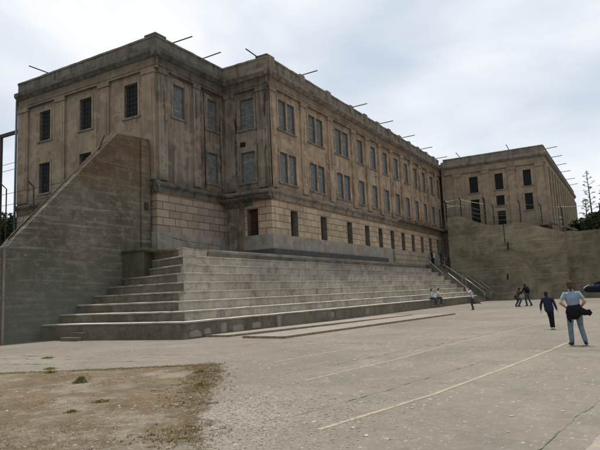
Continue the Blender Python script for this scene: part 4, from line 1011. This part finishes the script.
DNAVY = cloth('black_navy_cloth', (.010,.012,.022))
def tied_jacket(t, P, fin):
    b = MB()
    loft(b, [(Vector((-.03,0,.80)), .195, .155), (Vector((-.01,0,.90)), .195, .150), (Vector((.0,0,.985)), .172, .135), (Vector((.0,0,1.03)), .155, .12)], n=16)
    loft(b, [(Vector((.08,-.12,.93)), .09, .05), (Vector((.22,-.10,.84)), .09, .035), (Vector((.36,-.06,.82)), .06, .02)], side=(0,0,1))
    loft(b, [(Vector((-.12,-.10,.86)), .08, .04), (Vector((-.155,-.08,.72)), .06, .03), (Vector((-.12,-.06,.60)), .03, .02)])
    loft(b, [(Vector((.33,-.06,.90)), .03, .02), (Vector((.37,-.05,.82)), .05, .02), (Vector((.34,-.05,.75)), .02, .015)])
    fin(b, 'tied_jacket', BLACK)
woman = dict(head=(-.05,.03,1.535), neck=(-.04,.0,1.39), chest=(-.03,0,1.22), waist=(-.01,0,1.04), hip=(0,0,.93),
    sl=(-.20,0,1.335), sr=(.13,0,1.345), el=(-.33,-.10,1.10), er=(.26,-.10,1.12), hl=(-.185,.04,.965), hr=(.165,.04,.975),
    jl=(-.10,0,.89), jr=(.085,0,.89), kl=(-.13,.05,.48), kr=(.12,.10,.48), al=(-.13,-.02,.08), ar=(.18,-.12,.10), tl=(-.17,.14,.03), tr=(.21,.03,.03))
woman['kl'] = (-.13,.03,.48); 
person('woman in light blue T-shirt and jeans, black jacket round waist, hands on hips', (-1.36, 16.2, 0), R(10), .985, woman, LBLUE, JEANS, HAIRB, SHOE, 'short', .08, 1.0, .011, tied_jacket)
boy = dict(head=(-.06,.06,1.52), neck=(-.04,.0,1.40), chest=(-.02,0,1.22), sl=(-.20,0,1.34), sr=(.18,0,1.34), el=(-.30,-.02,1.06), er=(.28,-.02,1.05), hl=(-.33,.05,.84), hr=(.33,.03,.84),
    waist=(0,0,1.05), hip=(.03,0,.93), jl=(-.03,0,.90), jr=(.10,0,.90), kl=(.03,.04,.49), kr=(.13,.02,.49), al=(.07,-.02,.08), ar=(.15,-.04,.08), tl=(.06,.15,.03), tr=(.17,.13,.03))
def hem(t, P, fin):
    b = MB(); loft(b, [(P['hip']-Vector((0,0,.09)), .20, .15), (P['waist'], .19, .145), (P['chest'], .185, .135)]); fin(b, 'jacket_hem', NAVY)
person('boy in loose navy jacket and black trousers walking away beside the woman', (-2.63, 21.6, 0), R(-4), .80, boy, NAVY, BLACK, HAIRD, WSHOE, 'long', 0, 1.0, .012, hem)
# seated pair on the lowest tier (seat top .69): local origin at ground under feet, facing +y
def seat(s=.69, lean=.0, tw=0):
    d = s-.02
    return dict(hip=(0,0,d+.13), waist=(0,.03,d+.26), chest=(0,.08+lean,d+.45), neck=(0,.12+lean,d+.62), head=(tw,.17+lean,d+.76), sl=(-.17,.12+lean,d+.57), sr=(.17,.12+lean,d+.57),
        el=(-.22,.20+lean,d+.32), er=(.22,.20+lean,d+.32), hl=(-.12,.38+lean,d+.20), hr=(.12,.38+lean,d+.20), jl=(-.09,.05,d+.10), jr=(.09,.05,d+.10),
        kl=(-.12,.44,d+.09), kr=(.12,.44,d+.09), al=(-.13,.47,d-.32), ar=(.12,.40,d-.34), tl=(-.14,.62,d-.38), tr=(.14,.55,d-.40))
xs = lambda y: -13.6-(58-y)*(1.7/41)
person('child in pale lilac top with reddish-brown hair sitting on the lowest tier, left of two', (xs(45.0)-.12, 45.0, .0), R(-90), 1.0, seat(.69, .02), PALEB, JEANSD, HAIRB, SHOE, 'long', .04, .9, .014)
person('child in white shirt with dark hair sitting on the lowest tier, right of two', (xs(46.3)-.10, 46.3, .0), R(-82), 1.0, seat(.69, .10, -.02), WHITE, JEANSD, HAIRD, SHOE, 'short', 0, .9, .014)
run = dict(head=(0,.16,1.50), neck=(0,.10,1.37), chest=(0,.07,1.20), waist=(0,.02,1.02), hip=(0,-.02,.90), sl=(-.16,.10,1.33), sr=(.16,.08,1.33), el=(-.22,.30,1.22), er=(.22,.22,1.18), hl=(-.10,.36,1.44), hr=(.10,.32,1.40),
    jl=(-.09,0,.87), jr=(.09,-.02,.87), kl=(-.08,.10,.48), kr=(.09,-.10,.47), al=(-.07,.0,.08), ar=(.10,-.52,.50), tl=(-.07,.14,.03), tr=(.10,-.62,.40))
person('child in white and blue shirt running left at the foot of the stairs', (-9.6, 39.6, 0), R(122), .97, run, PALEB, GREYT, HAIRD, SHOE, 'long', 0, .85, .014)
# pair farther off by the yard wall
leanp = dict(head=(0,.22,1.50), neck=(0,.15,1.38), chest=(0,.10,1.22), waist=(0,.02,1.05), sl=(-.17,.12,1.34), sr=(.17,.12,1.34), el=(-.23,.22,1.06), er=(.22,.24,1.08), hl=(-.15,.40,.94), hr=(.12,.42,.96),
    kl=(-.10,.10,.50), kr=(.10,-.02,.49), al=(-.10,.02,.08), ar=(.10,-.22,.10), tl=(-.10,.18,.03), tr=(.10,-.06,.03))
def pack(t, P, fin):
    b = MB(); loft(b, [(P['waist']+Vector((0,-.17,.0)), .13, .08), (P['chest']+Vector((0,-.18,.02)), .14, .09), (P['chest']+Vector((0,-.13,.16)), .10, .06)]); fin(b, 'backpack', BLACK)
person('person in black top with backpack and jeans standing near the far wall', (-6.75, 44.4, 0), R(60), 1.0, leanp, BLACK, JEANSD, HAIRD, SHOE, 'long', .05, 1, .014, pack)
crouch = dict(head=(0,.30,1.22), neck=(0,.22,1.10), chest=(0,.16,.96), waist=(0,.02,.80), hip=(0,-.10,.70), sl=(-.16,.20,1.07), sr=(.16,.20,1.07), el=(-.22,.32,.82), er=(.22,.32,.82), hl=(-.10,.45,.74), hr=(.10,.45,.74),
    jl=(-.09,-.08,.68), jr=(.09,-.08,.68), kl=(-.12,.22,.45), kr=(.12,.26,.48), al=(-.10,-.08,.08), ar=(.10,.0,.08), tl=(-.11,.10,.03), tr=(.11,.16,.03))
person('person in dark maroon top and jeans bending down beside the backpack wearer', (-7.35, 43.6, 0), R(-35), 1.02, crouch, cloth('maroon', (.035,.018,.016)), JEANSD, HAIRD, SHOE, 'short', 0, 1, .014)
# group at the head of the stairs
person('person in black on the stairs farthest left, by the basement openings', (-18.25, 59.2, 4.06), R(100), .93, {}, BLACK, BLACK, HAIRD, SHOE, 'long', 0, 1, .016)
person('person in white top just behind the one in black at the stair head', (-18.35, 60.1, 4.06), R(150), .86, {}, WHITE, JEANSD, HAIRB, SHOE, 'short', 0, .9, .016)
person('person in dark blue jacket in the middle of the stair head group', (-17.75, 60.9, 4.0), R(80), .98, {}, NAVY, GREYT, HAIRD, SHOE, 'long', 0, 1, .016)
person('person in red shirt at the stair head beside the wall end', (-17.9, 62.4, 3.5), R(-80), .90, dict(el=(-.2,.2,1.2), hl=(-.1,.3,1.4)), REDC, JEANSD, HAIRD, SHOE, 'short', 0, .9, .016)
b = MB(); b.tube([(-17.55, 63.6, 4.9), (-17.25, 63.4, 6.0)], .06, 6); tag(b.build('pale_pipe', RAIL, origin=(-17.55, 63.6, 4.9)), 'short pale slanting pipe by the end of the yard wall above the stairs', 'pipe')
# person at the right edge of the frame, arm raised
def cuff(t, P, fin):
    b = MB(); loft(b, [(P['el']+Vector((.0,-.01,.0)), .072, .075), (P['el'].lerp(P['sl'], .5), .078, .082), (P['sl'], .085, .09)])
    loft(b, [(P['el']+Vector((0,.02,.01)), .062, .065), (P['el'].lerp(P['hl'], .8), .05, .052)]); fin(b, 'jacket_sleeve', DNAVY)
    b = MB(); loft(b, [(P['el']+Vector((-.06,-.03,.035)), .012, .012), (P['el']+Vector((.02,-.055,.075)), .012, .012), (P['el']+Vector((.12,-.06,.085)), .010, .010)], n=6)
    loft(b, [(P['el']+Vector((-.065,-.035,.02)), .010, .010), (P['el']+Vector((.02,-.08,.0)), .010, .010), (P['el']+Vector((.13,-.085,.0)), .009, .009)], n=6); fin(b, 'sleeve_highlight', WHITE)  # white strands paint in the sunlit outline of the sleeve
arm = dict(head=(0,.10,1.60), chest=(0,0,1.28), neck=(0,0,1.47), sl=(-.18,0,1.45), sr=(.19,0,1.42), el=(-.43,.06,1.44), hl=(-.15,.16,1.585), er=(.34,.16,1.28), hr=(.12,.26,1.44))
person('person in navy jacket at the right edge of the photo with elbow raised', (-.42, 13.6, 0), R(6), 1.0, arm, DNAVY, BLACK, HAIRD, SHOE, 'long', 0, 1.0, .010, cuff)
